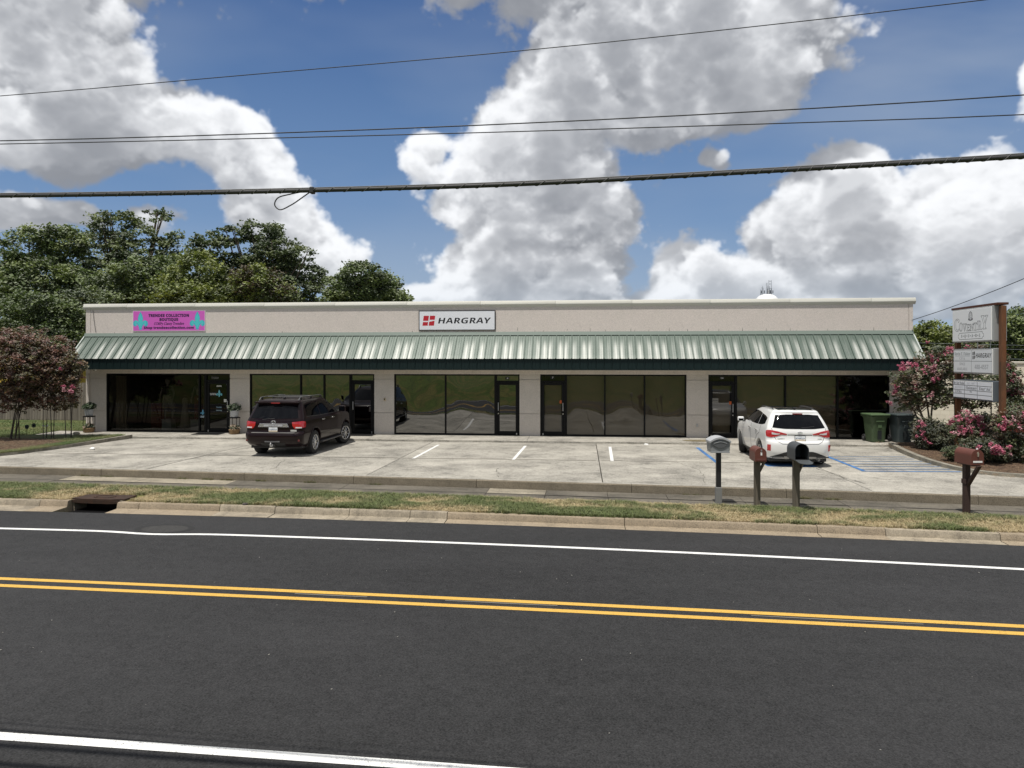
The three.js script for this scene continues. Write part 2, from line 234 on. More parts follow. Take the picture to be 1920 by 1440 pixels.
// road and its painted lines
const road = struct('road', ribbon(off(zRd, 0), zBank, XL, XR, -.35, 80), M.asphalt, 'fresh dark asphalt two lane road');
const paint = (name, f, w, m, x0, x1, n = 90) => part(road, name, ribbon(off(f, -w / 2), off(f, w / 2), x0, x1, -.346, n), m);
{ // the far edge line dips round the patched manhole
  const dip = (x) => zWh(x) + .13 * Math.exp(-Math.pow((x + 8.4) / .75, 2)); part(road, 'edge_line', ribbon((x) => dip(x) - .06, (x) => dip(x) + .06, XL, XR, -.346, 400), M.white);
}
paint('centre_line', zY1, .12, M.yellow, XL, XR); paint('centre_line', zY2, .12, M.yellow, XL, XR); paint('near_edge_line', zNear, .125, M.white, XL, XR);
for (const [x0, x1, z] of [[-1.95, -.35, .075], [2.25, 4.4, .09], [-4.2, -3.1, .08]]) part(road, 'worn_paint_streak', ribbon((x) => zY1(x) + z + .01, (x) => zY1(x) + z + .045 - .012 * Math.abs(x - (x0 + x1) / 2), x0, x1, -.3465, 12), mat([.17, .155, .13], .85));
{ const patch = tex(256, 256, (u, v) => .45 + .5 * (nG(u, v) - .5) + .3 * (nC(u, v) - .5), 1, 1), ring = new THREE.CircleGeometry(.5, 40); ring.rotateX(-Math.PI / 2); ring.scale(1.0, 1, .62); part(road, 'manhole_patch', planarUV(ring), mat([.085, .083, .08], .95, { map: patch }), [-8.42, -.3475, -13.83]);
  const edge = new THREE.RingGeometry(.47, .60, 48); edge.rotateX(-Math.PI / 2); edge.scale(1, 1, .62); part(road, 'manhole_ring', planarUV(edge), mat([.018, .018, .018], .9), [-8.42, -.3468, -13.83]); }
{ const r = rng(5), list = []; for (let i = 0; i < 150; i++) { const x = -16 + 27 * r(), z = -13.6 + 7.4 * r(), s = .004 + .010 * r() * r(); const g = new THREE.IcosahedronGeometry(s, 0); g.scale(1.4, .5, 1); g.rotateY(r() * 6); g.translate(x, -.347, z); list.push(g); } const o = part(road, 'loose_stones', merge(list), mat([.24, .23, .21], .9)); o.userData.kind = 'stuff'; }
// street kerb: separate cast lengths with a gutter lip
const kerb = sgroup('kerb', 'tan concrete kerb and gutter along the road');
{ const cuts = [-12.56, -11.85], cuts2 = [-10.62, -10.07, -8.1, -6.79, -5.07, -3.7, -2.88, .86, 4.59, 5.83, 7.83, 10.5, 13.6, 17, 21, 25, 30], pre = [-70, -45, -34, -28, -24, -21, -18.4, -15.4]; const all = [...pre, ...cuts];
  const prof = (x) => { const b = zKb(x), r = zRd(x), w = r - b; return [[b, -.6], [b, -.203], [b + .02, -.197], [b + .13, -.197], [b + .155, -.204], [b + .168, -.22], [b + .195, -.328], [b + .215, -.337], [r + .02, -.347], [r + .02, -.6]]; };
  const seg = (a, b, k) => { const pale = k % 5 === 2 || (a > -8.2 && a < -3.6); part(kerb, 'kerb_stone', sweepX((x) => prof(x).map(([z, y]) => [z, y + (k % 3 - 1) * .004]), a + .007, b - .007, Math.max(2, Math.round((b - a) * 2))), pale ? M.kerbPale : M.kerb); };
  for (let i = 0; i < all.length - 1; i++) seg(all[i], all[i + 1], i); for (let i = 0; i < cuts2.length - 1; i++) seg(cuts2[i], cuts2[i + 1], i + 3); }
// verge soil under the grass
const verge = struct('verge', ribbon(off(zSw, -.06), off(zKb, .02), XL, XR, -.21, 90), mat([.30, .25, .16], 1, { map: re(T_turf, 3, 3) }), 'thin dry soil strip between sidewalk and kerb');
// sidewalk of separate slabs, two rows with a lengthwise joint
const sidewalk = sgroup('sidewalk', 'grey concrete sidewalk slabs beside the lot wall');
{ const xs = [-70, -50, -38, -30, -25, -20, -16.2, -14.2, -11.9, -9.3, -6.1, -2.35, -.9, .6, 2.0, 3.7, 5.9, 7.1, 8.6, 10.5, 13, 16, 20, 26, 34, 55]; const pale = new Set([-14.2, -11.9]);
  for (let i = 0; i < xs.length - 1; i++) for (const row of [0, 1]) {
    const a = xs[i] + .006, b = xs[i + 1] - .006, f = (t) => (x) => lerp(zLot(x) + .02, zSw(x), t), tilt = (R0() - .5) * .008;
    const zA = row ? f(.52) : f(0), zB = row ? f(1.05) : f(.505); part(sidewalk, 'paving_slab', sweepX((x) => [[zA(x), -.6], [zA(x), -.2 + tilt], [zB(x), -.2 + tilt], [zB(x), -.6]], a, b, Math.max(1, Math.round((b - a)))), (pale.has(xs[i]) && row === 0) || (i === 11 && !row) ? M.sidewalkPale : M.sidewalk);
  } }
part(sidewalk, 'joint_seal', ribbon((x) => lerp(zLot(x) + .02, zSw(x), .5) - .012, (x) => lerp(zLot(x) + .02, zSw(x), .53), -40, 30, -.193, 90), mat([.055, .05, .042], .95));
// parking lot: big poured slabs, a rough aggregate edge wall, painted bays
const lot = sgroup('parking_lot', 'pale concrete parking lot in front of the shops');
{ const xs = [-70, -45, -32, -24, -18.2, -12.2, -5.72, .5, 6.75, 13, 20, 30, 55], zs = [-27.28, -22.3];
  for (let i = 0; i < xs.length - 1; i++) { const a = xs[i] + .014, b = xs[i + 1] - .014;
    for (const row of [0, 1]) { const zA = row ? () => -22.28 : () => -27.25, zB = row ? off(zLot, -.16) : () => -22.315, dy = (R0() - .5) * .006;
      const g = sweepX((x) => [[zA(x), -.6], [zA(x), lotY(zA(x)) + dy], [zB(x), lotY(zB(x)) + dy], [zB(x), -.6]], a, b, Math.max(2, Math.round(b - a))); const uv = g.attributes.uv, ox = R0() * 7, oy = R0() * 7; for (let k = 0; k < uv.count; k++) uv.setXY(k, uv.getX(k) + ox, uv.getY(k) + oy); part(lot, 'paving_slab', g, M.lot); } }
  const ks = [-70, -40, -27, -21, -17.2, -13.4, -9.1, -6.0, -2.7, 1.2, 4.8, 8.9, 13, 18, 26, 55];
  for (let i = 0; i < ks.length - 1; i++) part(lot, 'edge_wall', sweepX((x) => { const z = zLot(x), w = .006 * Math.sin(x * 3.1) + .004 * Math.sin(x * 7.7); return [[z - .155, -.6], [z - .155, .002], [z - .03 + w, .003], [z - .005 + w, -.02], [z + .018 + w, -.6]]; }, ks[i] + .006, ks[i + 1] - .006, Math.max(2, Math.round((ks[i + 1] - ks[i]) * 2))), M.riser); 
  for (let i = 0; i < ks.length - 1; i++) part(lot, 'wall_cap', sweepX((x) => { const z = zLot(x), w = .006 * Math.sin(x * 3.1); return [[z - .155, .0035], [z - .155, .0065], [z - .05 + w, .0065], [z - .05 + w, .0035]]; }, ks[i] + .006, ks[i + 1] - .006, Math.max(2, Math.round(ks[i + 1] - ks[i]))), M.lot);
  const strip = (name, x0, z0, x1, z1, w, m) => { const d = Math.hypot(x1 - x0, z1 - z0), nx = -(z1 - z0) / d * w / 2, nz = (x1 - x0) / d * w / 2, y = (z) => lotY(z) + .0065, g = new THREE.BufferGeometry(), P = [[x0 + nx, z0 + nz], [x0 - nx, z0 - nz], [x1 - nx, z1 - nz], [x1 + nx, z1 + nz]];
    g.setAttribute('position', new THREE.Float32BufferAttribute(P.flatMap(([x, z]) => [x, y(z), z]), 3)); g.setIndex([0, 1, 2, 0, 2, 3]); g.computeVertexNormals(); part(lot, name, planarUV(g), m); };
  for (const [a, b] of [[-5.28, -5.29], [-2.07, -2.14], [.98, .90]]) strip('bay_line', a, -26.15, b, -22.2, .10, M.lotWhite);
  for (const [x0, x1] of [[-18, -12.3], [-12.1, -5.8], [-5.65, .4], [.6, 6.7], [6.85, 10.3]]) strip('joint_seal', x0, -22.298, x1, -22.298, .055, mat([.16, .145, .12], .95));
  strip('accessible_bay_line', 4.08, -26.25, 4.03, -21.95, .12, M.blue); strip('accessible_bay_line', 7.9, -26.2, 7.78, -20.85, .12, M.blue); strip('hatched_aisle_line', 7.7, -20.83, 10.4, -20.98, .10, M.blue);
  for (let k = 0; k < 6; k++) { const z = -21.35 - k * .56; strip('hatched_aisle_line', 7.87, z + .12, 10.34, z - .42 + .3, .085, mat([.19, .33, .58], .85, { map: re(T_conc, 1.2, 1.2) })); }
  strip('accessible_bay_panel', 5.35, -21.95, 6.75, -21.95, .85, M.blue);
}
{ const cr = (pts, w) => { const r = rng(Math.round(pts[0][0] * 100) + 999), P = []; for (let i = 0; i < pts.length - 1; i++) for (let k = 0; k < 10; k++) { const t = k / 10; P.push([lerp(pts[i][0], pts[i + 1][0], t) + (r() - .5) * .09, lerp(pts[i][1], pts[i + 1][1], t) + (r() - .5) * .09]); } const pos = []; for (let i = 0; i < P.length - 1; i++) { const [x0, z0] = P[i], [x1, z1] = P[i + 1], d = Math.hypot(x1 - x0, z1 - z0), nx = -(z1 - z0) / d * w * (.4 + r()), nz = (x1 - x0) / d * w * (.4 + r()), y0 = lotY(z0) + .006, y1 = lotY(z1) + .006; const a = [x0 + nx, y0, z0 + nz], b = [x0 - nx, y0, z0 - nz], c = [x1 + nx, y1, z1 + nz], e = [x1 - nx, y1, z1 - nz]; pos.push(...a, ...b, ...c, ...c, ...b, ...e); } const g = new THREE.BufferGeometry(); g.setAttribute('position', new THREE.Float32BufferAttribute(pos, 3)); g.computeVertexNormals(); part(lot, 'crack', planarUV(g), mat([.05, .045, .038], .95)); };
  cr([[-15.2, -26.9], [-15.0, -24.2], [-15.9, -22.9], [-15.5, -20.4], [-16, -19.2]], .007); cr([[-9.2, -21.6], [-8.7, -19.6], [-9.0, -18.8]], .006); cr([[-2.4, -20.4], [-2.2, -18.5]], .006); cr([[2.8, -22.3], [3.3, -20.5], [3.0, -18]], .005); cr([[6.62, -21.3], [7.02, -18.2]], .009); cr([[-11.75, -24.4], [-12.7, -18.9]], .010); }
// raised walk along the shop fronts
const walk = sgroup('shop_walkway', 'concrete walkway step along the shop fronts');
{ const xs = [-22.3, -17.95, -14.2, -8.3, -2.1, 4.1, 8.2, 12.62]; for (let i = 0; i < xs.length - 1; i++) part(walk, 'paving_slab', sweepX(() => [[-28.8, -.5], [-28.8, 0], [-27.24, -.012], [-27.205, -.03], [-27.19, -.5]], xs[i] + .006, xs[i + 1] - .006, 3), M.walk); }
{ const g = new THREE.CircleGeometry(.62, 30); g.rotateX(-Math.PI / 2); g.scale(1.2, 1, .5); part(walk, 'rust_stain', planarUV(g), mat([.30, .25, .15], .9, { map: re(T_conc, 2, 2) }), [4.5, -.004, -27.75]); }
// planted ground left and right of the lot, with their edge kerbs
const LK = [[-17.95, -27.22], [-18.02, -25.8], [-18.1, -24.4], [-18.28, -22.9], [-18.6, -21.5], [-19.6, -20.45], [-22, -20.1], [-30, -20.6], [-70, -23]];
const RK = [[11.0, -27.22], [10.72, -25.8], [10.5, -24.4], [10.36, -23.1], [10.34, -22.1], [10.45, -21.2], [10.85, -20.45], [11.7, -20.0], [13.4, -19.75], [18, -19.3], [55, -16.6]];
function kerbRun(parent, pts, w, y0, y1, m, side) { const c = new THREE.CatmullRomCurve3(pts.map(([x, z]) => new THREE.Vector3(x, 0, z)), false, 'centripetal'), N = 90, A = [], B = []; for (let i = 0; i <= N; i++) { const t = Math.pow(i / N, 1.35), p = c.getPoint(t), d = c.getTangent(t); A.push([p.x, p.z]); B.push([p.x - d.z * w * side, p.z + d.x * w * side]); }
  const cuts = [0, 22, 42, 58, 72, 90]; for (let k = 0; k < cuts.length - 1; k++) { const a = A.slice(cuts[k], cuts[k + 1] + 1), b = B.slice(cuts[k], cuts[k + 1] + 1).reverse(); part(parent, 'kerb_stone', polySlab([...a, ...b], y0, y1), m); } return B; }
const leftBed = sgroup('left_lawn', 'mown grass beside the left end of the building'), rightBed = sgroup('planting_bed', 'mulched planting bed at the right of the lot');
const LB = kerbRun(leftBed, LK, .15, -.5, .045, M.bedKerb, 1), RB = kerbRun(rightBed, RK, .16, -.5, .06, M.bedKerb, -1);
part(leftBed, 'turf', polySlab([...LB, [-70, -47.4], [-21.12, -47.4], [-21.12, -28.85], [-22.32, -28.8], [-22.32, -27.2]], -.5, .012), M.turf);
part(leftBed, 'mulch', polySlab([[-18.75, -24.0], [-18.9, -22.7], [-19.6, -21.7], [-22, -21.6], [-45, -22.6], [-45, -25.2], [-24, -25.9], [-20.5, -25.7], [-19.2, -25.0]], .0, .02), M.mulch);
part(rightBed, 'mulch', polySlab([...RB, [55, -33], [12.66, -33], [12.66, -28.2]], -.5, .03), M.mulch);
struct('side_drive', bx(12.7, 120, -.5, -.03, -47.4, -33.05), mat([.20, .19, .175], .9, { map: re(T_asph, 9, 5) }), 'asphalt drive between the shops and the block wall');
// the bank across the street, where the photograph is taken from
{ const N = 60, S = [[0, -.35], [.25, -.22], [.7, -.15], [2.0, .22], [3.6, .9], [5.2, 1.45], [9, 1.8], [20, 3.4], [34, 6.5], [60, 9], [150, 10]], pos = [], idx = []; for (let i = 0; i <= N; i++) { const x = lerp(-150, 150, i / N); for (const [d, y] of S) pos.push(x, y + (d > 3 ? .25 * noise3(x * .15, d * .2, 3) * Math.min(1, d / 6) : 0), zBank(clamp(x, -70, 55)) + d); }
  const m = S.length; for (let i = 0; i < N; i++) for (let k = 0; k < m - 1; k++) { const a = i * m + k; idx.push(a, a + 1, a + m, a + 1, a + m + 1, a + m); } const g = new THREE.BufferGeometry(); g.setAttribute('position', new THREE.Float32BufferAttribute(pos, 3)); g.setIndex(idx); g.computeVertexNormals(); struct('grass_bank', planarUV(g), mat([.19, .21, .10], 1, { map: re(T_turf, 6, 6) }), 'grass bank on the near side of the road'); }

// ---------------------------------------------------------------- the row of shops
const FZ = -28.8, XW0 = -21.09, XW1 = 12.53, WB = -46.5;
const shops = thing('shop_building', 'long single storey beige stucco shop row with a green metal awning', 'shop building', [0, 0, 0]);
const pane = (rough, col, ior, extra = {}) => new THREE.MeshPhysicalMaterial({ color: rgb(...col), roughness: rough, transmission: 1, thickness: 0, ior, metalness: 0, specularIntensity: 1, ...extra });
const G = { clear: pane(.0, [.24, .24, .23], 1.45), film: pane(.0, [.06, .052, .038], 2.6), tint: pane(.0, [.40, .37, .31], 1.75), dark: pane(.0, [.07, .07, .066], 1.5) };
{ // walls, roof deck, inside
  const piers = [[XW0, -20.17], [-14.67, -13.81], [-8.49, -7.66], [-2.52, -1.69], [4.06, 4.9], [11.68, XW1]];
  const upper = part(shops, 'wall', bx(-20.865, 12.375, 2.46, 5.2, FZ - .25, FZ), M.stucco);
  part(shops, 'wall', bx(XW0, -20.88, 2.46, 5.2, FZ - .25, FZ + .004), M.stucco); part(shops, 'wall', bx(12.39, XW1, 2.46, 5.2, FZ - .25, FZ + .004), M.stucco);
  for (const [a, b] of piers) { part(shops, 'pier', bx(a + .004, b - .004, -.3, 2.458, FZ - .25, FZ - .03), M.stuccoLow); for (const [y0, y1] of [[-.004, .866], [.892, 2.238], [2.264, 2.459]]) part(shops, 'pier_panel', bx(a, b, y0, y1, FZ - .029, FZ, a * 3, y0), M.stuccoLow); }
  part(shops, 'wall', bx(XW0, XW0 + .2, -.3, 5.2, WB, FZ - .252), M.stucco); part(shops, 'wall', bx(XW1 - .2, XW1, -.3, 5.2, WB, FZ - .252), M.stucco); part(shops, 'wall', bx(XW0 + .202, XW1 - .202, -.3, 5.2, WB, WB + .2), M.stucco);
  part(shops, 'roof', bx(XW0 + .21, XW1 - .21, 4.3, 4.45, WB + .21, FZ - .26), M.steel);
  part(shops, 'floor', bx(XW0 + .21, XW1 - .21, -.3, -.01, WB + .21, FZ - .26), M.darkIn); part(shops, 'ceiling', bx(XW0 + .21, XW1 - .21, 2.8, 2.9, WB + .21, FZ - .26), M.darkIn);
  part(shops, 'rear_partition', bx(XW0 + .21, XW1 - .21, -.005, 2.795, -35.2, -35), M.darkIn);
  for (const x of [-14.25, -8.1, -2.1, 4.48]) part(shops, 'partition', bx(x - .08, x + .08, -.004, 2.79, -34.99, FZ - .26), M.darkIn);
  part(shops, 'end_return', bx(-20.99, -20.93, .02, 2.45, FZ + .002, FZ + .05), M.stuccoLow);
  // coping in ten foot lengths
  const cop = [[.30, 5.18], [.30, 5.40], [.0, 5.42], [-.02, 5.415], [-.07, 5.29], [-.068, 5.265], [-.012, 5.185], [-.005, 5.17]];
  const xs = [XW0 - .09]; for (let x = -19.2; x < 12.3; x += 3.02) xs.push(x); xs.push(XW1 + .09);
  for (let i = 0; i < xs.length - 1; i++) part(shops, 'coping', sweepX(() => cop.map(([d, y]) => [FZ - d, y]), xs[i] + .004, xs[i + 1] - .004, 1), M.coping);
  part(shops, 'coping_side', bx(XW0 - .09, XW0 + .12, 5.18, 5.4, WB, FZ - .3), M.coping); part(shops, 'coping_side', bx(XW1 - .12, XW1 + .09, 5.18, 5.4, WB, FZ - .3), M.coping);
}
{ const r = rng(77), m = mat([.20, .19, .175], .95); for (const x of [-19.8, -12.4, -6.9, -2.6, -1.9, -1.55, -.6, .3, .9, 1.9, 2.05, 2.6, 3.4, 4.1, 4.9, 5.3, 6.2, 7.1, 8.0, 8.25, 9.4, 10.6, 11.1]) { const h = .06 + .22 * r() * r(), w = .008 + .008 * r(), y = 4.165 + (r() < .2 ? .05 : 0); part(shops, 'drip_stain', extrude([[-w, 0], [w, 0], [w * .3, h], [-w * .3, h]], .0015), m, [x, y, FZ]); } }
{ const t = part(shops, 'rain_pipe', tube([[-20.75, 5.17, FZ + .03], [-20.7, 4.7, FZ + .03], [-20.62, 4.2, FZ + .03]], .008, 12, 5), M.wire); }
// awning: separate ribbed sheets, chalked by the weather
{ const P0 = [FZ + .03, 4.035], P1 = [FZ + .95, 3.1], L = Math.hypot(P1[0] - P0[0], P1[1] - P0[1]) + .02, ang = Math.atan2(P0[1] - P1[1], P1[0] - P0[0]), w = .3085;
  const sec = [[0, 0], [.012, .034], [.034, .034], [.046, 0], [.13, 0], [.137, .007], [.15, .007], [.157, 0], [.215, 0], [.222, .007], [.235, .007], [.242, 0], [w - .001, 0]];
  const pos = [], uv = [], NL = 4; for (let i = 0; i < NL; i++) for (let k = 0; k < sec.length - 1; k++) { const q = (kk, ii) => [sec[kk][0], sec[kk][1], L * ii / NL], a = q(k, i), b = q(k + 1, i), c = q(k, i + 1), d = q(k + 1, i + 1); for (const t of [a, c, b, b, c, d]) { pos.push(...t); uv.push(t[0] / w, t[2] / L); } }
  for (let k = 0; k < 2; k++) { const s0 = sec[k], s1 = sec[k + 1]; const a = [...s0, L], b = [...s1, L], c = [s0[0], -.012, L]; }
  const g = new THREE.BufferGeometry(); g.setAttribute('position', new THREE.Float32BufferAttribute(pos, 3)); g.setAttribute('uv', new THREE.Float32BufferAttribute(uv, 2)); g.computeVertexNormals();
  const ms = []; for (let v = 0; v < 7; v++) { const s = rng(900 + v), amt = [.3, .95, .6, 1.05, .75, .15, .85][v], c0 = [.72, .60, .40, .66, .82, .5, .3][v], n1 = tileFbm(3, 5, 300 + v * 11), n2 = tileNoise(48, 500 + v), n3 = tileNoise(64, 620 + v);
    const t = tex(64, 256, (u, y) => { const cx = Math.exp(-Math.pow((u - c0) / .30, 2)), run = sstep(.12, .62, y + .35 * (n1(u, y * .3) - .5)), streak = n2(u * 1.6, y * .04), spk = n3(u, y * 2.2); let k = amt * cx * run * (.4 + 1.2 * streak) + .14 * (n1(u, y) - .3) + .30 * (spk - .5) * run; if (((y * 30) | 0) % 3 === 0) k *= .93; k = clamp(k + .1 * sstep(.8, 1, y)); if (u < .16) k *= .55;
      return [lerp(.070, .44, k), lerp(.102, .455, k), lerp(.083, .425, k)]; });
    ms.push(new THREE.MeshStandardMaterial({ map: t, roughness: .5, metalness: .15 })); }
  const r = rng(31), x0 = XW0 - .02, n = Math.floor((XW1 + .03 - x0) / w); let last = 0;
  for (let i = 0; i < n; i++) { let v = Math.floor(r() * 7); if (i % 3 === 0) v = [1, 3, 6][Math.floor(r() * 3)]; if (v === last) v = (v + 3) % 7; last = v; part(shops, 'awning_panel', g, ms[v], [x0 + i * w, P0[1], P0[0]], [ang, 0, 0]); }
  const xe = x0 + n * w;
  part(shops, 'awning_flashing', sweepX(() => [[FZ + .002, 4.17], [FZ + .02, 4.172], [FZ + .085, 4.03], [FZ + .07, 4.02], [FZ + .002, 4.05]], x0 - .02, xe + .02, 8), M.flash);
  for (const [x, s] of [[x0 - .02, -1], [xe + .001, 1]]) { part(shops, 'awning_edge_trim', sweepX(() => [[P0[0], P0[1] + .05], [P1[0] + .02, P1[1] + .045], [P1[0] + .02, P1[1] - .02], [P0[0], P0[1] - .02]], x - .012, x + .03, 1), mat([.46, .50, .47], .5)); const tri = extrude([[0, 2.68], [.9, 2.68], [.9, 3.07], [0, 4.0]], .03); tri.rotateY(-Math.PI / 2); part(shops, 'awning_end', planarUV(tri), M.fascia, [x + .025, 0, FZ + .004]); }
  // fascia sheets and soffit
  const fs = [[0, 0], [.01, .022], [.03, .022], [.04, 0], [.15, 0], [.155, .006], [.165, .006], [.17, 0], [w - .002, 0]], fp = []; for (let k = 0; k < fs.length - 1; k++) { const [a, c] = fs[k], [b, d] = fs[k + 1]; fp.push(a, 2.67, c, b, 2.67, d, b, 3.085, d, a, 2.67, c, b, 3.085, d, a, 3.085, c); }
  const fg = new THREE.BufferGeometry(); fg.setAttribute('position', new THREE.Float32BufferAttribute(fp, 3)); fg.computeVertexNormals(); const fgu = planarUV(fg);
  for (let i = 0; i < n; i++) part(shops, 'fascia_panel', fgu, M.fascia, [x0 + i * w, 0, FZ + .915]);
  part(shops, 'fascia_trim', bx(x0 - .02, xe + .02, 2.645, 2.672, FZ + .90, FZ + .945), M.fascia);
  part(shops, 'soffit', bx(x0, xe, 2.68, 2.70, FZ + .005, FZ + .912), mat([.42, .40, .36], .9));
  part(shops, 'awning_backing', bx(x0, xe, 2.71, 3.06, FZ + .87, FZ + .905), M.fascia);
}
// shop fronts: black aluminium frames; each glass sheet bows a little
const gr = rng(808);
function paneGeo(w, h, amp, seed) { const g = new THREE.PlaneGeometry(w, h, 28, 28), p = g.attributes.position, s = rng(seed), a = 5.2 + 1.6 * s(), ph = s() * 6, b = 2.1 + 2 * s(), pw = s() * 6, k2 = (s() < .5 ? -1 : 1) * (.18 + .22 * s()); for (let i = 0; i < p.count; i++) { const x = p.getX(i) / w + .5, y = p.getY(i) / h + .5, e = Math.sin(Math.PI * x) * Math.sin(Math.PI * y); p.setZ(i, amp * (e * .55 + k2 * Math.sin(6.283 * y) * Math.sin(Math.PI * x) + .16 * Math.sin(y * a + ph) * e + .22 * Math.sin(x * b * 2 + pw + y * 2) * (.4 + e) + .12 * noise3(x * 4, y * 5, seed))); } g.computeVertexNormals(); return g; }
function front(name, x0, x1, bars, glass, amp, y0 = .035, y1 = 2.46) {  // bars: x positions of mullions (inner); returns the frame part
  const f = [bx(x0, x1, y1 - .055, y1 - .001, FZ - .15, FZ - .012), bx(x0, x1, 0, .06, FZ - .15, FZ - .012), bx(x0, x0 + .05, .06, y1 - .055, FZ - .15, FZ - .012), bx(x1 - .05, x1, .06, y1 - .055, FZ - .15, FZ - .012)];
  for (const b of bars) f.push(bx(b - .028, b + .028, .06, y1 - .055, FZ - .15, FZ - .01));
  const o = part(shops, name, merge(f), M.black), xs = [x0 + .05, ...bars.flatMap((b) => [b - .028, b + .028]), x1 - .05];
  for (let i = 0; i < xs.length; i += 2) { const w = xs[i + 1] - xs[i], a = xs[i], q = part(o, 'pane', paneGeo(w + .01, y1 - .115, amp * (.7 + .6 * gr()), 100 + Math.round(a * 13)), glass[i / 2] ?? glass[0]); q.position.set(a + w / 2, .06 + (y1 - .115) / 2, FZ - .07); }
  return o;
}
function door(x0, x1, hinge, glass, amp, transom, name = 'door') { // leaf with wide stiles, glazed transom above
  const h = 2.14, st = .1, f = [bx(x0, x0 + .05, 0, 2.405, FZ - .15, FZ - .011), bx(x1 - .05, x1, 0, 2.405, FZ - .15, FZ - .011), bx(x0, x1, 2.405, 2.459, FZ - .15, FZ - .011), bx(x0 + .05, x1 - .05, h, h + .06, FZ - .14, FZ - .012), bx(x0 + .06, x0 + .06 + st, .02, h - .01, FZ - .10, FZ - .035), bx(x1 - .06 - st, x1 - .06, .02, h - .01, FZ - .10, FZ - .035), bx(x0 + .06 + st, x1 - .06 - st, h - .11, h - .01, FZ - .10, FZ - .035), bx(x0 + .06 + st, x1 - .06 - st, .02, .17, FZ - .10, FZ - .035)];
  const o = part(shops, name, merge(f), M.black), w = x1 - x0 - .12 - 2 * st;
  const q = part(o, 'pane', paneGeo(w, h - .28, amp, 40 + Math.round(x0 * 7)), glass); q.position.set((x0 + x1) / 2, .17 + (h - .28) / 2, FZ - .065);
  const t = part(o, 'transom_pane', paneGeo(x1 - x0 - .1, .2, amp * .5, 71), transom); t.position.set((x0 + x1) / 2, 2.30, FZ - .07);
  const hx = hinge > 0 ? x0 + .11 : x1 - .11; part(o, 'handle', merge([rb(.03, .34, .03, .012, hx, 1.16, FZ - .0), rb(.03, .03, .05, .01, hx, 1.02, FZ - .02), rb(.03, .03, .05, .01, hx, 1.30, FZ - .02)]), M.alu); const lk = new THREE.CylinderGeometry(.022, .022, .02, 14); lk.rotateX(Math.PI / 2); part(o, 'lock', lk, M.chrome, [hx, .88, FZ - .028]); part(o, 'pivot', bx(hinge > 0 ? x1 - .14 : x0 + .09, hinge > 0 ? x1 - .10 : x0 + .13, .02, .10, FZ - .034, FZ - .028), M.alu);
  return o;
}
const A = .012;
front('storefront_window', -20.17, -15.75, [-16.03], [G.clear, G.clear], .001);
const door1 = door(-15.75, -14.67, -1, G.dark, .001, G.dark);
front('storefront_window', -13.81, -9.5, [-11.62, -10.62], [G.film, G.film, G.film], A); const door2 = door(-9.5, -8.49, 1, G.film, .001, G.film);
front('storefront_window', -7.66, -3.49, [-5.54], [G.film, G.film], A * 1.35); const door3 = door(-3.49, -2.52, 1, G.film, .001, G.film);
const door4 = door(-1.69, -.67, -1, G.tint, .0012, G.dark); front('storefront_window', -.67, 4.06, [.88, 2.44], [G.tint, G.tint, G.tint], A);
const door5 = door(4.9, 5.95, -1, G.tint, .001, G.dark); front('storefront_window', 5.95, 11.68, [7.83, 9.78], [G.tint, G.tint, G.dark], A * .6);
// what is fixed to the doors and glass
const word = (txt, w, h, col, font, bg) => { const t = canvasTex(256, Math.round(256 * h / w), (c, W, H) => { c.fillStyle = bg; c.fillRect(0, 0, W, H); c.fillStyle = col; c.font = font; c.textAlign = 'center'; c.textBaseline = 'middle'; c.fillText(txt, W / 2, H / 2, W * .94); }); return face(w, h, t); };
const stick = (o, name, txt, x, y, w, h, col, font, bg) => { const [g, m] = word(txt, w, h, col, font, bg); part(o, name, g, m, [x, y, FZ - .045]); };
function glyphs(o, txt, x, y, size, font) { stick(o, 'unit_number', txt, x, y, size * 1.6, size, '#dcdcda', font ?? 'bold 120px serif', '#0b0b0b'); }
stick(door1, 'shop_lettering', 'Vogue', -15.35, 2.29, .34, .13, '#8d8d8a', 'italic 90px serif', '#070707'); stick(door1, 'unit_number', '11', -14.80, 2.0, .12, .12, '#c8c8c4', 'bold 190px sans-serif', '#090909');
stick(door1, 'door_sticker', 'WELCOME', -15.17, 1.94, .22, .06, '#555', 'bold 44px sans-serif', '#b9b8b2'); stick(door1, 'open_sign', 'OPEN', -15.43, 1.60, .30, .15, '#d8d8d6', 'bold 86px sans-serif', '#101113'); stick(door1, 'door_sticker', 'HOURS', -14.9, 1.33, .12, .12, '#777', 'bold 60px sans-serif', '#d9d8d2'); stick(door1, 'hours_sign', 'Trendee', -15.17, 1.05, .26, .09, '#88a9b8', 'bold 60px sans-serif', '#16242c'); stick(door1, 'hours_sign', 'Collection', -15.17, .92, .28, .08, '#9db4bd', 'bold 52px sans-serif', '#1c2c33');
glyphs(door3, 'N', -3.02, 2.30, .10, 'italic bold 130px sans-serif'); glyphs(door4, '7', -1.2, 2.33, .10, 'italic bold 150px sans-serif'); glyphs(door5, '12A', 5.43, 2.33, .11, 'bold 96px sans-serif');
for (const [o, x] of [[door4, -.83], [door5, 5.79]]) stick(o, 'orange_sticker', 'ATM', x - .02, 1.36, .13, .12, '#5a1500', 'bold 90px sans-serif', '#c2571c');
stick(door5, 'hours_sign', 'HOURS', 5.17, 1.45, .24, .18, '#1c1c1c', 'bold 60px sans-serif', '#77746e');
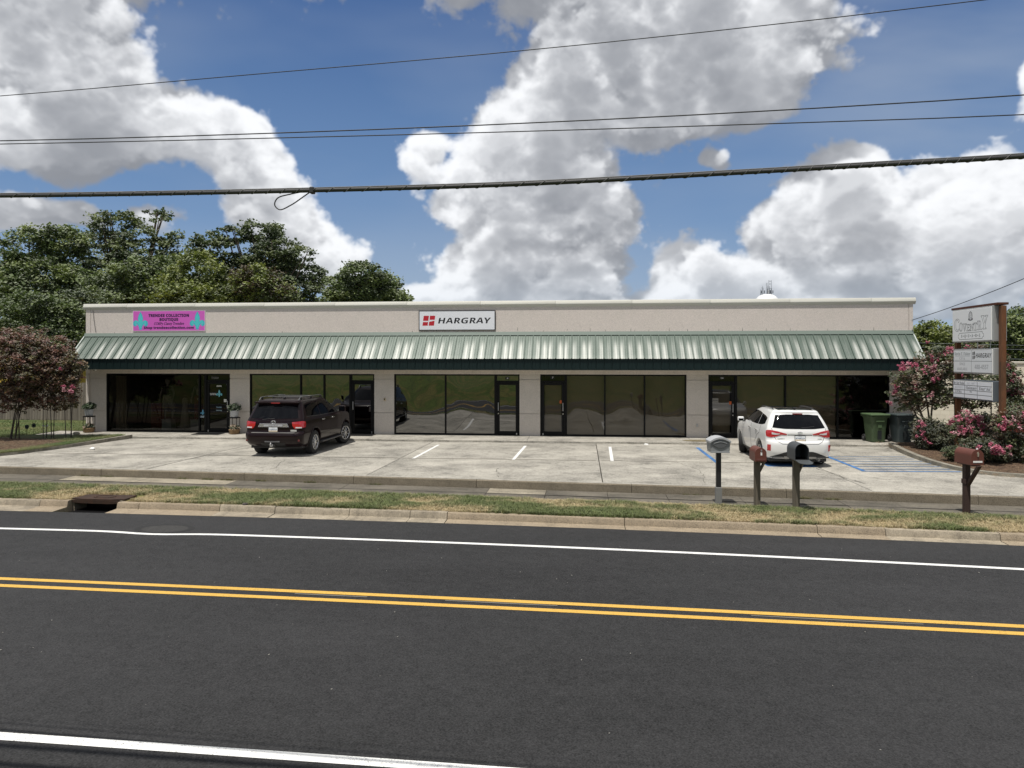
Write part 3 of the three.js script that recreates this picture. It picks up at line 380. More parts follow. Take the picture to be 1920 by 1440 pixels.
function fleur(s) { const h = [[0, 1], [.10, .82], [.15, .62], [.11, .42], [.06, .28], [.16, .44], [.30, .50], [.42, .42], [.44, .26], [.34, .16], [.24, .18], [.22, .27], [.30, .27], [.29, .34], [.20, .34], [.12, .22], [.11, .16], [.07, .12], [.09, 0]], l = [...h, ...h.slice(1).reverse().map(([x, y]) => [-x, y])]; return planarUV(extrude(l.map(([x, y]) => [x * s, y * s]), .006)); }
const M_teal = mat([.16, .50, .58], .5), M_teal2 = mat([.10, .32, .48], .5);
part(door1, 'fleur_emblem', fleur(.30), M_teal, [-15.16, 1.49, FZ - .045]);
{ const e = part(shops, 'window_emblem', fleur(.24), M_teal2, [-15.89, .72, FZ - .06]); const [g, m] = word('BOUTIQUE', .27, .075, '#456', 'bold 46px sans-serif', '#9fb0b8'); part(shops, 'window_label', g, m, [-15.88, .65, FZ - .055]); }
// blinds behind the glass of the two right-hand shops
function blind(x0, x1, y0, pitch, label, tilt) { const s = []; for (let y = 2.38; y > y0; y -= pitch) { const g = new THREE.BoxGeometry(x1 - x0, .002, pitch * 1.05); g.rotateX(tilt); g.translate((x0 + x1) / 2, y, FZ - .21); s.push(g); } s.push(bx(x0, x1, 2.38, 2.43, FZ - .24, FZ - .19), bx(x0, x1, y0 - .03, y0, FZ - .225, FZ - .2)); solo('window_blind', merge(s), M.blind, label, 'blind', 'blinds closed behind the shop windows'); }
const bl = [[-.64, .85], [.91, 2.41], [2.47, 4.0]]; bl.forEach(([a, b], i) => blind(a, b, .09, .03, ['closed grey blind behind the window right of the orange-stickered door', 'closed grey blind behind the middle window left of the grey mailbox', 'closed grey blind behind the window nearest the pier with the outlet'][i], 1.15));
blind(-1.5, -.86, .19, .03, 'narrow closed blind behind the door with the orange square sticker', 1.15); blind(5.1, 5.76, .2, .03, 'narrow closed blind behind the glass door beside the white car', 1.15);
blind(6.0, 7.8, .09, .03, 'closed brown-grey blind behind the window above the white car', 1.2); blind(7.88, 9.74, .09, .05, 'slatted blind with visible horizontal lines above the white car roof', 1.0); blind(9.84, 11.6, .98, .03, 'half-lowered dark blind behind the window over the green bin', 1.15);
{ const o = thing('outlet_box', 'small grey outlet box low on the pier left of the last door', 'outlet box', [4.47, .47, FZ]); part(o, 'cover', rb(.07, .12, .05, .01, 0, 0, .025), M.steel); part(o, 'socket_lid', rb(.05, .04, .012, .004, 0, .028, .054), M.alu); part(o, 'socket_lid', rb(.05, .04, .012, .004, 0, -.028, .054), M.alu);
  const e = thing('switch_box', 'small tan doorbell box on the pier right of the dark car', 'switch box', [-8.05, 1.42, FZ]); part(e, 'cover', rb(.09, .13, .05, .01, 0, 0, .025), M.beige); part(e, 'button', rb(.04, .06, .012, .004, 0, .01, .054), M.black);
  const c = thing('security_camera', 'small white security camera under the left end of the awning', 'camera', [-20.45, 2.62, FZ + .3]); const l = new THREE.CapsuleGeometry(.035, .08, 4, 10); l.rotateX(1.3); part(c, 'housing', l, M.paper); part(c, 'mount', rb(.03, .1, .03, .01, 0, .06, -.03), M.paper); const ln = new THREE.CylinderGeometry(.02, .02, .02, 12); ln.rotateX(Math.PI / 2); part(c, 'lens', ln, M.black, [0, -.015, .08]); }
// signs on the parapet
{ const t = canvasTex(1280, 340, (c, W, H) => { c.fillStyle = '#cf5fbf'; c.fillRect(0, 0, W, H); c.fillStyle = c.strokeStyle = '#1d0836'; c.lineWidth = 5; c.lineJoin = 'round'; const bold = (t, x, y, w) => { const m = c.measureText(t).width; c.save(); c.translate(x, y); c.scale(w / m, 1); c.strokeText(t, 0, 0); c.fillText(t, 0, 0); c.restore(); }; c.textAlign = 'center'; c.textBaseline = 'middle'; c.font = 'bold 68px sans-serif'; bold('TRENDEE COLLECTION', W / 2, 78, 730); bold('BOUTIQUE', W / 2, 148, 340); c.font = 'italic bold 62px serif'; c.lineWidth = 2; bold('CCMPy Classy Trendee', W / 2, 218, 540); c.lineWidth = 4; c.font = 'bold 54px sans-serif'; bold('Shop trendeecollection.com', W / 2, 288, 900);
    for (const x of [132, W - 132]) for (const [k, col] of [[1.06, '#3fb3c4'], [.86, '#4fc7cb']]) { c.fillStyle = col; const s = 300 * k, oy = 318 - (300 - 300 * k) / 2; const P = (px, py) => [x + px * s, oy - py * s]; c.beginPath(); const h = [[0, 1], [.10, .82], [.15, .62], [.11, .42], [.06, .28], [.16, .46], [.28, .54], [.40, .46], [.43, .30], [.34, .20], [.24, .20], [.22, .28], [.30, .29], [.28, .36], [.20, .34], [.12, .22], [.10, .16], [.07, .12], [.09, .02]]; h.forEach((p, i) => i ? c.lineTo(...P(...p)) : c.moveTo(...P(...p))); h.slice(1).reverse().forEach(([px, py]) => c.lineTo(...P(-px, py))); c.fill(); } });
  const s = thing('shop_sign', 'pink sign with two turquoise fleur-de-lis on the parapet', 'sign', [-17.35, 4.685, FZ]); part(s, 'frame', bx(-1.61, 1.61, -.435, .425, .004, .022), M.paper); const [g, m] = face(3.18, .83, t, { roughness: .6 }); part(s, 'sign_face', g, m, [0, -.003, .0235]); }
{ const t = canvasTex(1280, 340, (c, W, H) => { c.fillStyle = '#e4e6ec'; c.fillRect(0, 0, W, H); c.save(); c.transform(1, 0, -.12, 1, 30, 0); c.fillStyle = '#b81f2e'; c.fillRect(52, 80, 90, 96); c.fillRect(52, 196, 90, 70); c.fillRect(160, 80, 90, 76); c.fillRect(160, 176, 90, 90); c.fillStyle = '#e4e6ec'; c.beginPath(); c.moveTo(48, 180); c.quadraticCurveTo(150, 196, 255, 150); c.lineTo(255, 166); c.quadraticCurveTo(150, 208, 48, 196); c.fill(); c.restore();
    c.save(); c.transform(1, 0, -.2, 1, 0, 0); c.fillStyle = '#17181c'; c.font = 'bold 150px sans-serif'; c.textBaseline = 'middle'; const mw = c.measureText('HARGRAY').width; c.translate(346, 176); c.scale(900 / mw, .98); c.fillText('HARGRAY', 0, 0); c.restore(); });
  const s = thing('shop_sign', 'white sign reading HARGRAY with a red logo on the parapet', 'sign', [-5.06, 4.635, FZ]); part(s, 'frame', bx(-1.57, 1.57, -.405, .405, .004, .045), mat([.03, .03, .035], .5)); const [g, m] = face(3.07, .74, t); part(s, 'sign_face', g, m, [0, 0, .047]); }
// display behind the boutique glass
const box1 = (label, x, w, h, d, z) => { const o = thing('display_plinth', label, 'plinth', [x, 0, z]); part(o, 'body', rb(w, h, d, .01, 0, h / 2 - .005, 0), M.paper); part(o, 'top', rb(w + .03, .03, d + .03, .008, 0, h + .012, 0), M.paper); };
box1('white box plinth under the figure in pale shorts', -17.9, .42, .44, .4, -29.7); box1('white box plinth under the figure in red trousers', -16.55, .52, .44, .4, -29.7);
function sdfMesh(bones, cell, pad = .12) { // one smooth surface round tapered bones
  const lo = [1e9, 1e9, 1e9], hi = [-1e9, -1e9, -1e9]; for (const [a, b, r, s] of bones) for (const [p, q] of [[a, r], [b, s]]) for (let k = 0; k < 3; k++) { lo[k] = Math.min(lo[k], p[k] - q - pad / 3); hi[k] = Math.max(hi[k], p[k] + q + pad / 3); }
  const size = Math.max(...hi.map((h, k) => h - lo[k])), n = Math.min(110, Math.ceil(size / cell) + 4), mc = new MarchingCubes(n, new THREE.MeshStandardMaterial(), false, false, 90000), C = lo.map((l, k) => (l + hi[k]) / 2), half = size / 2 * 1.06;
  const d = (x, y, z) => { let res = 1e3; for (const [a, b, r, s] of bones) { const bx_ = b[0] - a[0], by = b[1] - a[1], bz = b[2] - a[2], t = clamp(((x - a[0]) * bx_ + (y - a[1]) * by + (z - a[2]) * bz) / (bx_ * bx_ + by * by + bz * bz + 1e-9)), e = Math.hypot(x - a[0] - bx_ * t, y - a[1] - by * t, z - a[2] - bz * t) - lerp(r, s, t), k = .025, h = clamp(.5 + .5 * (res - e) / k); res = lerp(res, e, h) - k * h * (1 - h); } return res; };
  for (let z = 0; z < n; z++) for (let y = 0; y < n; y++) for (let x = 0; x < n; x++) mc.field[x + y * n + z * n * n] = -d(C[0] + (x - n / 2) / (n / 2) * half, C[1] + (y - n / 2) / (n / 2) * half, C[2] + (z - n / 2) / (n / 2) * half);
  mc.isolation = 0; mc.update(); const c = mc.count, g = new THREE.BufferGeometry(); g.setAttribute('position', new THREE.BufferAttribute(Float32Array.from(mc.positionArray.subarray(0, c * 3)).map((v, i) => v * half + C[i % 3]), 3)); g.setAttribute('normal', new THREE.BufferAttribute(Float32Array.from(mc.normalArray.subarray(0, c * 3)).map((v) => -v), 3)); g.computeVertexNormals(); return g; }
function mannequin(label, x, z, y, top, low, shorts) {
  const o = thing('mannequin', label, 'mannequin', [x, y, z], .25), skin = mat([.52, .46, .40], .5), q = shorts ? .16 : .03;
  part(o, 'body', sdfMesh([[[0, 1.58, 0], [0, 1.70, .01], .085, .092], [[0, 1.40, 0], [0, 1.56, 0], .055, .05], [[-.16, 1.40, 0], [.16, 1.40, 0], .055, .055], [[0, 1.30, 0], [0, 1.05, 0], .13, .10], [[0, 1.05, 0], [0, .92, 0], .11, .14], [[-.19, 1.39, 0], [-.27, 1.12, .03], .042, .036], [[-.27, 1.12, .03], [-.30, .86, .10], .034, .026], [[-.30, .86, .10], [-.30, .74, .13], .03, .018], [[.19, 1.39, 0], [.27, 1.12, .03], .042, .036], [[.27, 1.12, .03], [.24, .86, .12], .034, .026], [[.24, .86, .12], [.23, .75, .16], .03, .018], [[-.08, .9, 0], [-.09, .48, .02], .085, .055], [[-.09, .48, .02], [-.10, .07, 0], .052, .034], [[-.1, .04, 0], [-.1, .03, .13], .035, .025], [[.08, .9, 0], [.10 + q, .48, .05], .085, .055], [[.10 + q, .48, .05], [.11 + q * .6, .07, 0], .052, .034], [[.11 + q * .6, .04, 0], [.12 + q * .6, .03, .13], .035, .025]], .022), skin);
  part(o, 'top', sdfMesh([[[-.14, 1.38, 0], [.14, 1.38, 0], .072, .072], [[0, 1.30, 0], [0, 1.04, 0], .148, .122]], .022), top);
  part(o, shorts ? 'shorts' : 'trousers', sdfMesh([[[-.05, .98, 0], [.05, .98, 0], .14, .14], [[-.08, .9, 0], [-.1, shorts ? .55 : .1, .02], .115, shorts ? .13 : .10], [[.08, .9, 0], [.11 + q * .8, shorts ? .55 : .1, .04], .115, shorts ? .13 : .10]], .022), low); }
mannequin('pale mannequin in dark top and light shorts in the boutique window', -17.95, -29.68, .455, mat([.05, .045, .045], .9), mat([.42, .38, .30], .9), true);
mannequin('pale mannequin in cream top and red trousers in the boutique window', -16.5, -29.68, .455, mat([.50, .45, .38], .9), mat([.28, .015, .015], .9), false);
{ const o = thing('display_cabinet', 'red chest of drawers behind the boutique window', 'cabinet', [-18.5, 0, -30.1]); part(o, 'body', rb(.7, 1.15, .45, .02, 0, .575, 0), mat([.28, .02, .02], .5)); for (let k = 0; k < 4; k++) { const d = part(o, 'drawer', rb(.62, .22, .03, .008, 0, .18 + k * .26, .23), mat([.34, .03, .025], .5)); part(d, 'knob', new THREE.SphereGeometry(.018, 10, 8), M.alu, [0, .18 + k * .26, .255]); }
  const g = thing('hanging_dress', 'long cream dress on a stand behind the boutique window', 'dress', [-17.05, 0, -29.5]); const pts = [[.05, 1.42], [.10, 1.36], [.12, 1.25], [.10, 1.08], [.13, .8], [.19, .3], [.22, .1]].map(([a, b]) => new THREE.Vector2(a, b)), l = new THREE.LatheGeometry(pts, 24), p = l.attributes.position; for (let i = 0; i < p.count; i++) { const a = Math.atan2(p.getZ(i), p.getX(i)), k = 1 + .07 * Math.sin(a * 9) * (1.4 - p.getY(i)); p.setX(i, p.getX(i) * k); p.setZ(i, p.getZ(i) * k); } l.computeVertexNormals(); part(g, 'fabric', l, mat([.50, .45, .36], .95, { side: THREE.DoubleSide })); part(g, 'stand', merge([cyl(.012, .012, 1.5), cyl(.14, .14, .02, 20)]), M.black); part(g, 'neck_knob', new THREE.SphereGeometry(.05, 14, 10), M.wood, [0, 1.5, 0]);
  const p1 = thing('curtain_panel', 'beige curtain at the left edge of the boutique window', 'curtain', [-19.73, 0, -29.15]); const wv = []; for (let i = 0; i <= 24; i++) wv.push([(-.24 + .02 * i), .02 * Math.sin(i * 1.6)]); const sh = [...wv, ...wv.map(([a, b]) => [a, b + .004]).reverse()]; const cg = extrude(sh, 2.3); cg.rotateX(-Math.PI / 2); part(p1, 'cloth', planarUV(cg), M.beige, [0, .05, 0]); const p2 = part(p1, 'rod', bx(-.26, .26, 2.36, 2.385, -.01, .015), M.black);
  const p3 = thing('curtain_panel', 'beige curtain beside the boutique door', 'curtain', [-15.9, 0, -29.15]); const c3 = cg.clone(); c3.scale(.55, 1, 1); part(p3, 'cloth', planarUV(c3), M.beige, [0, .05, 0]); part(p3, 'rod', bx(-.15, .15, 2.36, 2.385, -.01, .015), M.black); }

// ---------------------------------------------------------------- street furniture and small things
{ // storm inlet in the kerb
  const o = thing('storm_inlet', 'rusty brown iron storm drain inlet in the kerb', 'storm drain', [-11.22, 0, -15.85], -.05), ir = mat([.062, .046, .040], .75, { map: re(T_rust, 1, 1), bumpMap: B_fine, bumpScale: .006 });
  part(o, 'cover', polySlab([[-.62, .02], [.62, -.03], [.66, .45], [.35, .54], [-.3, .56], [-.66, .5]].map(([x, z]) => [x, z - .38]), -.195, -.165), ir); const rim = []; for (let i = 0; i < 26; i++) { const a = i / 26 * Math.PI * 2; rim.push(rb(.06, .012, .03, .004, Math.cos(a) * .23, -.16, -.12 + Math.sin(a) * .15)); } part(o, 'tread_lugs', merge(rim), ir);
  part(o, 'hood', extrude([[-.64, -.195], [.64, -.195], [.6, -.255], [.3, -.27], [-.3, -.27], [-.6, -.255]], .03), ir, [0, 0, .15]); part(o, 'throat', bx(-.58, .58, -.5, -.2, -.3, -.25), M.black); for (const x of [-.6, .6]) part(o, 'cheek', bx(x - .03, x + .03, -.5, -.197, -.24, .15), M.riser); part(o, 'chamber_floor', bx(-.58, .58, -.52, -.45, -.25, .3), M.black); }
const stone = (x, y, z, s, m, label) => { const g = new THREE.IcosahedronGeometry(s, 2), p = g.attributes.position; for (let i = 0; i < p.count; i++) { const k = 1 + .3 * noise3(p.getX(i) / s + x, p.getY(i) / s, p.getZ(i) / s); p.setXYZ(i, p.getX(i) * k * 1.3, p.getY(i) * k * .75, p.getZ(i) * k); } const o = solo('stone', mergeVertices(g), m, label, 'stone'); o.geometry.computeVertexNormals(); o.position.set(x, y, z); };
stone(2.34, -.085, -26.95, .06, M.paper, 'white lump of broken concrete on the lot before the walkway'); stone(-16.9, -.03, -23.4, .07, M.paper, 'small pale stone on the lot by the left kerb'); stone(-7.55, -.18, -15.52, .05, mat([.07, .06, .055], .9), 'dark stone lying on the street kerb');
{ // mailboxes
  const arch = (w, h, n = 14) => { const a = [[-w / 2, 0], [w / 2, 0], [w / 2, h - w / 2]]; for (let i = 1; i < n; i++) { const t = Math.PI * i / n; a.push([Math.cos(t) * w / 2, h - w / 2 + Math.sin(t) * w / 2]); } a.push([-w / 2, h - w / 2]); return a; };
  const y0 = -.2, M_pl = mat([.24, .25, .255], .5, { bumpMap: B_fine, bumpScale: .002 }), M_pd = mat([.10, .105, .11], .5), M_br = mat([.155, .05, .034], .5, { map: re(T_stuc, 1, 1) }), M_gr = mat([.06, .066, .07], .6);
  const m1 = thing('mailbox', 'wide grey plastic mailbox with curved lid on a black post', 'mailbox', [3.05, y0, -16.62], .06, 'mailboxes on the grass strip');
  part(m1, 'post', rb(.105, 1.25, .105, .012, 0, .62, 0), mat([.016, .016, .018], .45)); part(m1, 'post_sleeve', rb(.135, .40, .135, .012, 0, .2, 0), mat([.20, .20, .195], .7));
  const lid = []; for (let i = 0; i <= 16; i++) { const t = i / 16 * 2 - 1; lid.push([t * .295, .285 + .105 * (1 - t * t)]); } const bodyPts = [[-.245, 0], [.245, 0], [.262, .07], [.27, .27], ...lid.slice(1, -1).reverse().map(([a, b]) => [a * .92, b - .02]), [-.27, .27], [-.262, .07]];
  part(m1, 'body', extrude(bodyPts, .40, .008), M_pl, [0, 1.2, -.22]); part(m1, 'lid', extrude([...lid, ...lid.slice().reverse().map(([a, b]) => [a * .99, b - .045])], .47, .006), mat([.40, .41, .425], .45), [0, 1.205, -.25]);
  const lens = []; for (let i = 0; i <= 16; i++) { const t = i / 16 * 2 - 1; lens.push([t * .225, .215 + .085 * (1 - t * t)]); } for (let i = 16; i >= 0; i--) { const t = i / 16 * 2 - 1; lens.push([t * .225, .215 - .10 * (1 - t * t)]); } part(m1, 'door', extrude(lens, .016, .006), M_pd, [0, 1.2, .188]); part(m1, 'door_ridge', tube([[-.18, 1.435, .21], [0, 1.475, .212], [.18, 1.435, .21]], .009, 14, 6), M_pl); part(m1, 'base_trim', rb(.53, .03, .42, .01, 0, 1.2, -.01), M_pl);
  for (const c of m1.children) if (!c.name.startsWith('post')) { c.scale.set(.79, .86, .9); c.position.set(0, c.position.y > 1 ? c.position.y : 1.2 * .14, c.position.z * .9); }
  const make = (name, label, x, z, turn, w, h, d, m, postM, post, open) => { const o = thing('mailbox', label, 'mailbox', [x, y0, z], turn, 'mailboxes on the grass strip'); const a = arch(w, h); if (open) { const inn = arch(w - .012, h - .008).map(([p, q]) => [p, q + .005]); part(o, 'shell', extrude(a, d, 0, [inn]), m, [0, post, -d * .62]); part(o, 'back_plate', extrude(a, .01), m, [0, post, -d * .62]); const dr = extrude(a, .012); dr.rotateX(Math.PI / 2 + .12); part(o, 'door', dr, m, [0, post + .012, d * .38 + .005]); part(o, 'floor_plate', bx(-w / 2 + .01, w / 2 - .01, post + .006, post + .014, -d * .6, d * .37), M.black); }
    else { part(o, 'shell', extrude(a, d, .004), m, [0, post, -d * .62]); const dr = part(o, 'door', extrude(arch(w + .014, h + .006), .022, .004), m, [0, post, d * .38 + .003]); }
    part(o, 'mounting_board', rb(w * .8, .025, d * .9, .005, 0, post - .016, -d * .1), postM); return o; };
  const m2 = make('mailbox', 'brown metal mailbox with a small white tag on a weathered wooden post', 3.88, -16.44, .02, .225, .29, .5, M_br, M.wood, 1.04); part(m2, 'post', rb(.125, 1.03, .12, .01, 0, .515, -.1), M.wood, undefined); const br2 = extrude([[0, 0], [.11, .22], [.11, .27], [0, .08]], .1, .004); part(m2, 'brace', br2, M.wood, [.05, .74, -.15]); part(m2, 'white_tag', rb(.035, .07, .006, .002, .012, 1.21, .222), M.paper); part(m2, 'latch', rb(.03, .04, .02, .006, .012, 1.28, .224), M.alu); part(m2, 'door_lip', rb(.2, .05, .02, .006, 0, 1.07, .225), mat([.10, .03, .022], .5));
  const m3 = make('mailbox', 'dark grey metal mailbox with its door hanging open on a wooden post', 4.70, -16.26, .05, .30, .36, .52, M_gr, M.wood, 1.10, true); part(m3, 'post', rb(.13, 1.09, .125, .01, -.02, .545, -.12), M.wood); const br3 = extrude([[0, 0], [.12, .28], [.12, .33], [0, .09]], .1, .004); part(m3, 'brace', br3, M.wood, [.03, .75, -.17]);
  const m4 = make('mailbox', 'brown mailbox with a white label at the far right on a braced post', 8.11, -16.0, .16, .25, .31, .50, M_br, mat([.05, .032, .026], .7), 1.09); const dk = mat([.055, .03, .024], .75, { map: re(T_stuc, 1, 1) }); part(m4, 'post', rb(.115, 1.09, .11, .01, 0, .545, -.12), dk); const br4 = extrude([[0, 0], [.30, .40], [.36, .40], [0, -.08]], .07, .004); br4.rotateY(-Math.PI / 2); part(m4, 'brace', br4, dk, [.035, .67, -.07]); part(m4, 'collar', rb(.14, .10, .135, .008, 0, .70, -.12), dk); part(m4, 'white_label', rb(.20, .038, .006, .002, 0, 1.155, .222), M.paper); part(m4, 'latch', extrude([[-.012, -.05], [.012, -.05], [.018, .02], [0, .05], [-.018, .02]], .02), mat([.5, .45, .36], .4, { metalness: .6 }), [.0, 1.315, .22]); part(m4, 'flag_knob', rb(.03, .05, .02, .006, 0, 1.415, .20), M.paper); }
{ // wheelie bins
  const bin = (label, x, z, m, lidM, turn) => { const o = thing('wheelie_bin', label, 'bin', [x, 0, z], turn, 'wheeled bins by the right end of the shops'); o.scale.set(.90, .98, .90);
    const rows = [[.02, .56, .60], [.10, .58, .62], [.60, .65, .74], [.86, .69, .80], [.93, .74, .86], [1.0, .75, .88]], pos = []; const ring = ([y, w, d]) => { const a = []; for (let i = 0; i < 32; i++) { const t = i / 32 * Math.PI * 2, c = Math.cos(t), s = Math.sin(t), n = .32; a.push([Math.sign(c) * Math.pow(Math.abs(c), n) * w / 2, y, Math.sign(s) * Math.pow(Math.abs(s), n) * d / 2]); } return a; }; const R = rows.map(ring); for (let k = 0; k < R.length - 1; k++) for (let i = 0; i < 32; i++) { const a = R[k][i], b = R[k][(i + 1) % 32], c = R[k + 1][i], d = R[k + 1][(i + 1) % 32]; pos.push(...a, ...c, ...b, ...b, ...c, ...d); } for (let i = 1; i < 31; i++) pos.push(...R[0][0], ...R[0][i], ...R[0][i + 1]);
    let g = new THREE.BufferGeometry(); g.setAttribute('position', new THREE.Float32BufferAttribute(pos, 3)); g.computeVertexNormals(); g = toCreasedNormals(g, .7); part(o, 'body', planarUV(g), m);
    const l = rb(.80, .07, .95, .03, 0, 1.035, .0, 3), p = l.attributes.position; for (let i = 0; i < p.count; i++) { const x_ = p.getX(i), z_ = p.getZ(i); p.setY(i, p.getY(i) + .05 * (1 - Math.pow(x_ / .4, 2)) * (1 - Math.pow(z_ / .48, 2))); } l.computeVertexNormals(); part(o, 'lid', l, lidM); part(o, 'rim', rb(.77, .05, .90, .015, 0, .965, 0), m); part(o, 'front_bar', rb(.34, .035, .05, .012, 0, .80, .40), lidM); part(o, 'pocket', rb(.17, .34, .02, .008, .0, .28, .345), mat([.012, .016, .016], .6)); part(o, 'label_plate', rb(.16, .14, .015, .006, .0, .62, .375), lidM);
    for (const s of [-1, 1]) { const w = part(o, 'wheel', (() => { const q = new THREE.CylinderGeometry(.13, .13, .06, 20); q.rotateZ(Math.PI / 2); return q; })(), M.rubber, [s * .3, .13, -.34]); part(w, 'hub', (() => { const q = new THREE.CylinderGeometry(.05, .05, .07, 14); q.rotateZ(Math.PI / 2); return q; })(), M.alu); } part(o, 'handle', tube([[-.3, .98, -.44], [-.3, 1.02, -.52], [.3, 1.02, -.52], [.3, .98, -.44]], .016, 20, 8), m); };
  bin('green wheeled bin left of the dark grey bin', 10.86, -28.05, mat([.066, .108, .05], .6, { map: re(T_stuc, 1, 1) }), mat([.08, .13, .06], .55), .12); bin('dark slate grey wheeled bin right of the green bin', 11.74, -27.95, mat([.055, .075, .078], .55, { map: re(T_stuc, 1, 1) }), mat([.045, .06, .062], .5), .1); }
// door mats
{ const mm = (l, x, z) => { const o = thing('door_mat', l, 'door mat', [x, .003, z]); part(o, 'mat', rb(1.15, .014, .62, .005, 0, .007, 0), M.rubber); const s = []; for (let i = 0; i < 12; i++) s.push(rb(1.05, .006, .02, .002, 0, .016, -.26 + i * .047)); part(o, 'ribs', merge(s), M.black); }; mm('black mat lying before the boutique door', -15.3, -28.2); mm('black mat before the door beside the dark car', -8.95, -28.35); }
{ // utility lines overhead; they follow the street
    const near = (pts) => pts.map(([x, y, z]) => Math.abs(z) < 12 ? [x * .93, 3.1 + (y - 3.1) * .93, z * .93] : [x, y, z]);
  const run = (name, pts, r, m, label, cat = 'cable', seg = 80) => { const o = thing(name, label, cat, [0, 0, 0], 0); part(o, 'strand', tube(near(pts), r, seg, 8), m); return o; };
  const heavy = [[-45, 6.2, -6.75], [-12, 4.56, -5.43], [-4.461, 4.351, -5.128], [-3.129, 4.326, -5.075], [-1.963, 4.312, -5.029], [-.487, 4.306, -4.969], [1.015, 4.334, -4.909], [1.884, 4.355, -4.875], [2.773, 4.376, -4.839], [12, 4.75, -4.47], [45, 7, -3.15]];
  const c = run('telephone_cable', heavy, .0145, M.cable, 'thick twisted black telephone cable, lowest of the overhead lines', 'cable', 220);
  { const cu = new THREE.CatmullRomCurve3(near(heavy).map((p) => new THREE.Vector3(...p))), pts = [], pt = []; for (let i = 0; i <= 1400; i++) { const t = .18 + .62 * i / 1400, p = cu.getPoint(t), a = i * .30; pts.push([p.x, p.y + .0155 * Math.sin(a), p.z + .0155 * Math.cos(a)]); pt.push([p.x, p.y + .0165, p.z]); } part(c, 'lashing_wire', tube(pts, .002, 2800, 4), mat([.16, .16, .16], .6, { metalness: .4 })); part(c, 'support_strand', tube(pt.filter((_, i) => i % 10 === 0), .0042, 300, 6), mat([.16, .16, .16], .7, { metalness: .3 }));
    part(c, 'slack_loop', tube(near([[-1.965, 4.31, -5.029], [-2.105, 4.29, -5.034], [-2.207, 4.262, -5.038], [-2.227, 4.216, -5.039], [-2.19, 4.18, -5.038], [-2.105, 4.209, -5.034], [-2.003, 4.271, -5.03], [-1.95, 4.305, -5.029]]), .0042, 60, 6), M.cable); part(c, 'clamp', rb(.03, .045, .045, .008, -1.805, 4.227, -4.678), M.cable); }
  run('power_wire', [[-45, 6.6, -6.75], [-12, 5.0, -5.43], [-4.461, 4.774, -5.128], [-2.289, 4.738, -5.042], [-.487, 4.727, -4.969], [1.22, 4.736, -4.901], [2.773, 4.763, -4.839], [12, 5.1, -4.47], [45, 7.5, -3.15]], .004, M.wire, 'upper of the two thin parallel wires crossing the clouds', 'wire', 120);
  run('power_wire', [[-45, 6.6, -6.75], [-12, 4.97, -5.43], [-4.461, 4.749, -5.128], [-2.289, 4.703, -5.042], [-.487, 4.672, -4.969], [1.22, 4.651, -4.901], [2.773, 4.639, -4.839], [12, 4.75, -4.47], [45, 7, -3.15]], .0035, M.wire, 'lower of the two thin parallel wires crossing the clouds', 'wire', 120);
  run('power_wire', [[-45, 5.6, -6.75], [-12, 5.05, -5.43], [-4.461, 5.119, -5.128], [-2.371, 5.174, -5.045], [-.487, 5.227, -4.969], [1.22, 5.303, -4.901], [2.54, 5.379, -4.848], [12, 6, -4.47], [45, 9, -3.15]], .003, M.wire, 'single thin wire highest in the sky', 'wire', 120);
  for (const [dz, y] of [[-.145, 6.25], [.145, 6.25]]) run('street_cable', [[-50, y + .6, -5.35 + dz], [-10, y, -4.35 + dz], [0, y, -4.09 + dz], [10, y, -3.83 + dz], [50, y + .6, -2.8 + dz]], .036, M.cable, dz < 0 ? 'farther of two thick cables overhead above the frame' : 'nearer of two thick cables overhead above the frame', 'cable', 60);
  const so = run('service_wire', [[12.45, 4.56, -28.6], [12.8, 4.88, -26.6], [13.42, 5.54, -23.4], [14.4, 6.9, -18], [15.5, 8.6, -12]], .012, M.cable, 'service wire sagging from the building corner to the right', 'wire', 50); part(so, 'insulator', rb(.05, .1, .05, .015, 12.45, 4.56, -28.66), M.steel); }

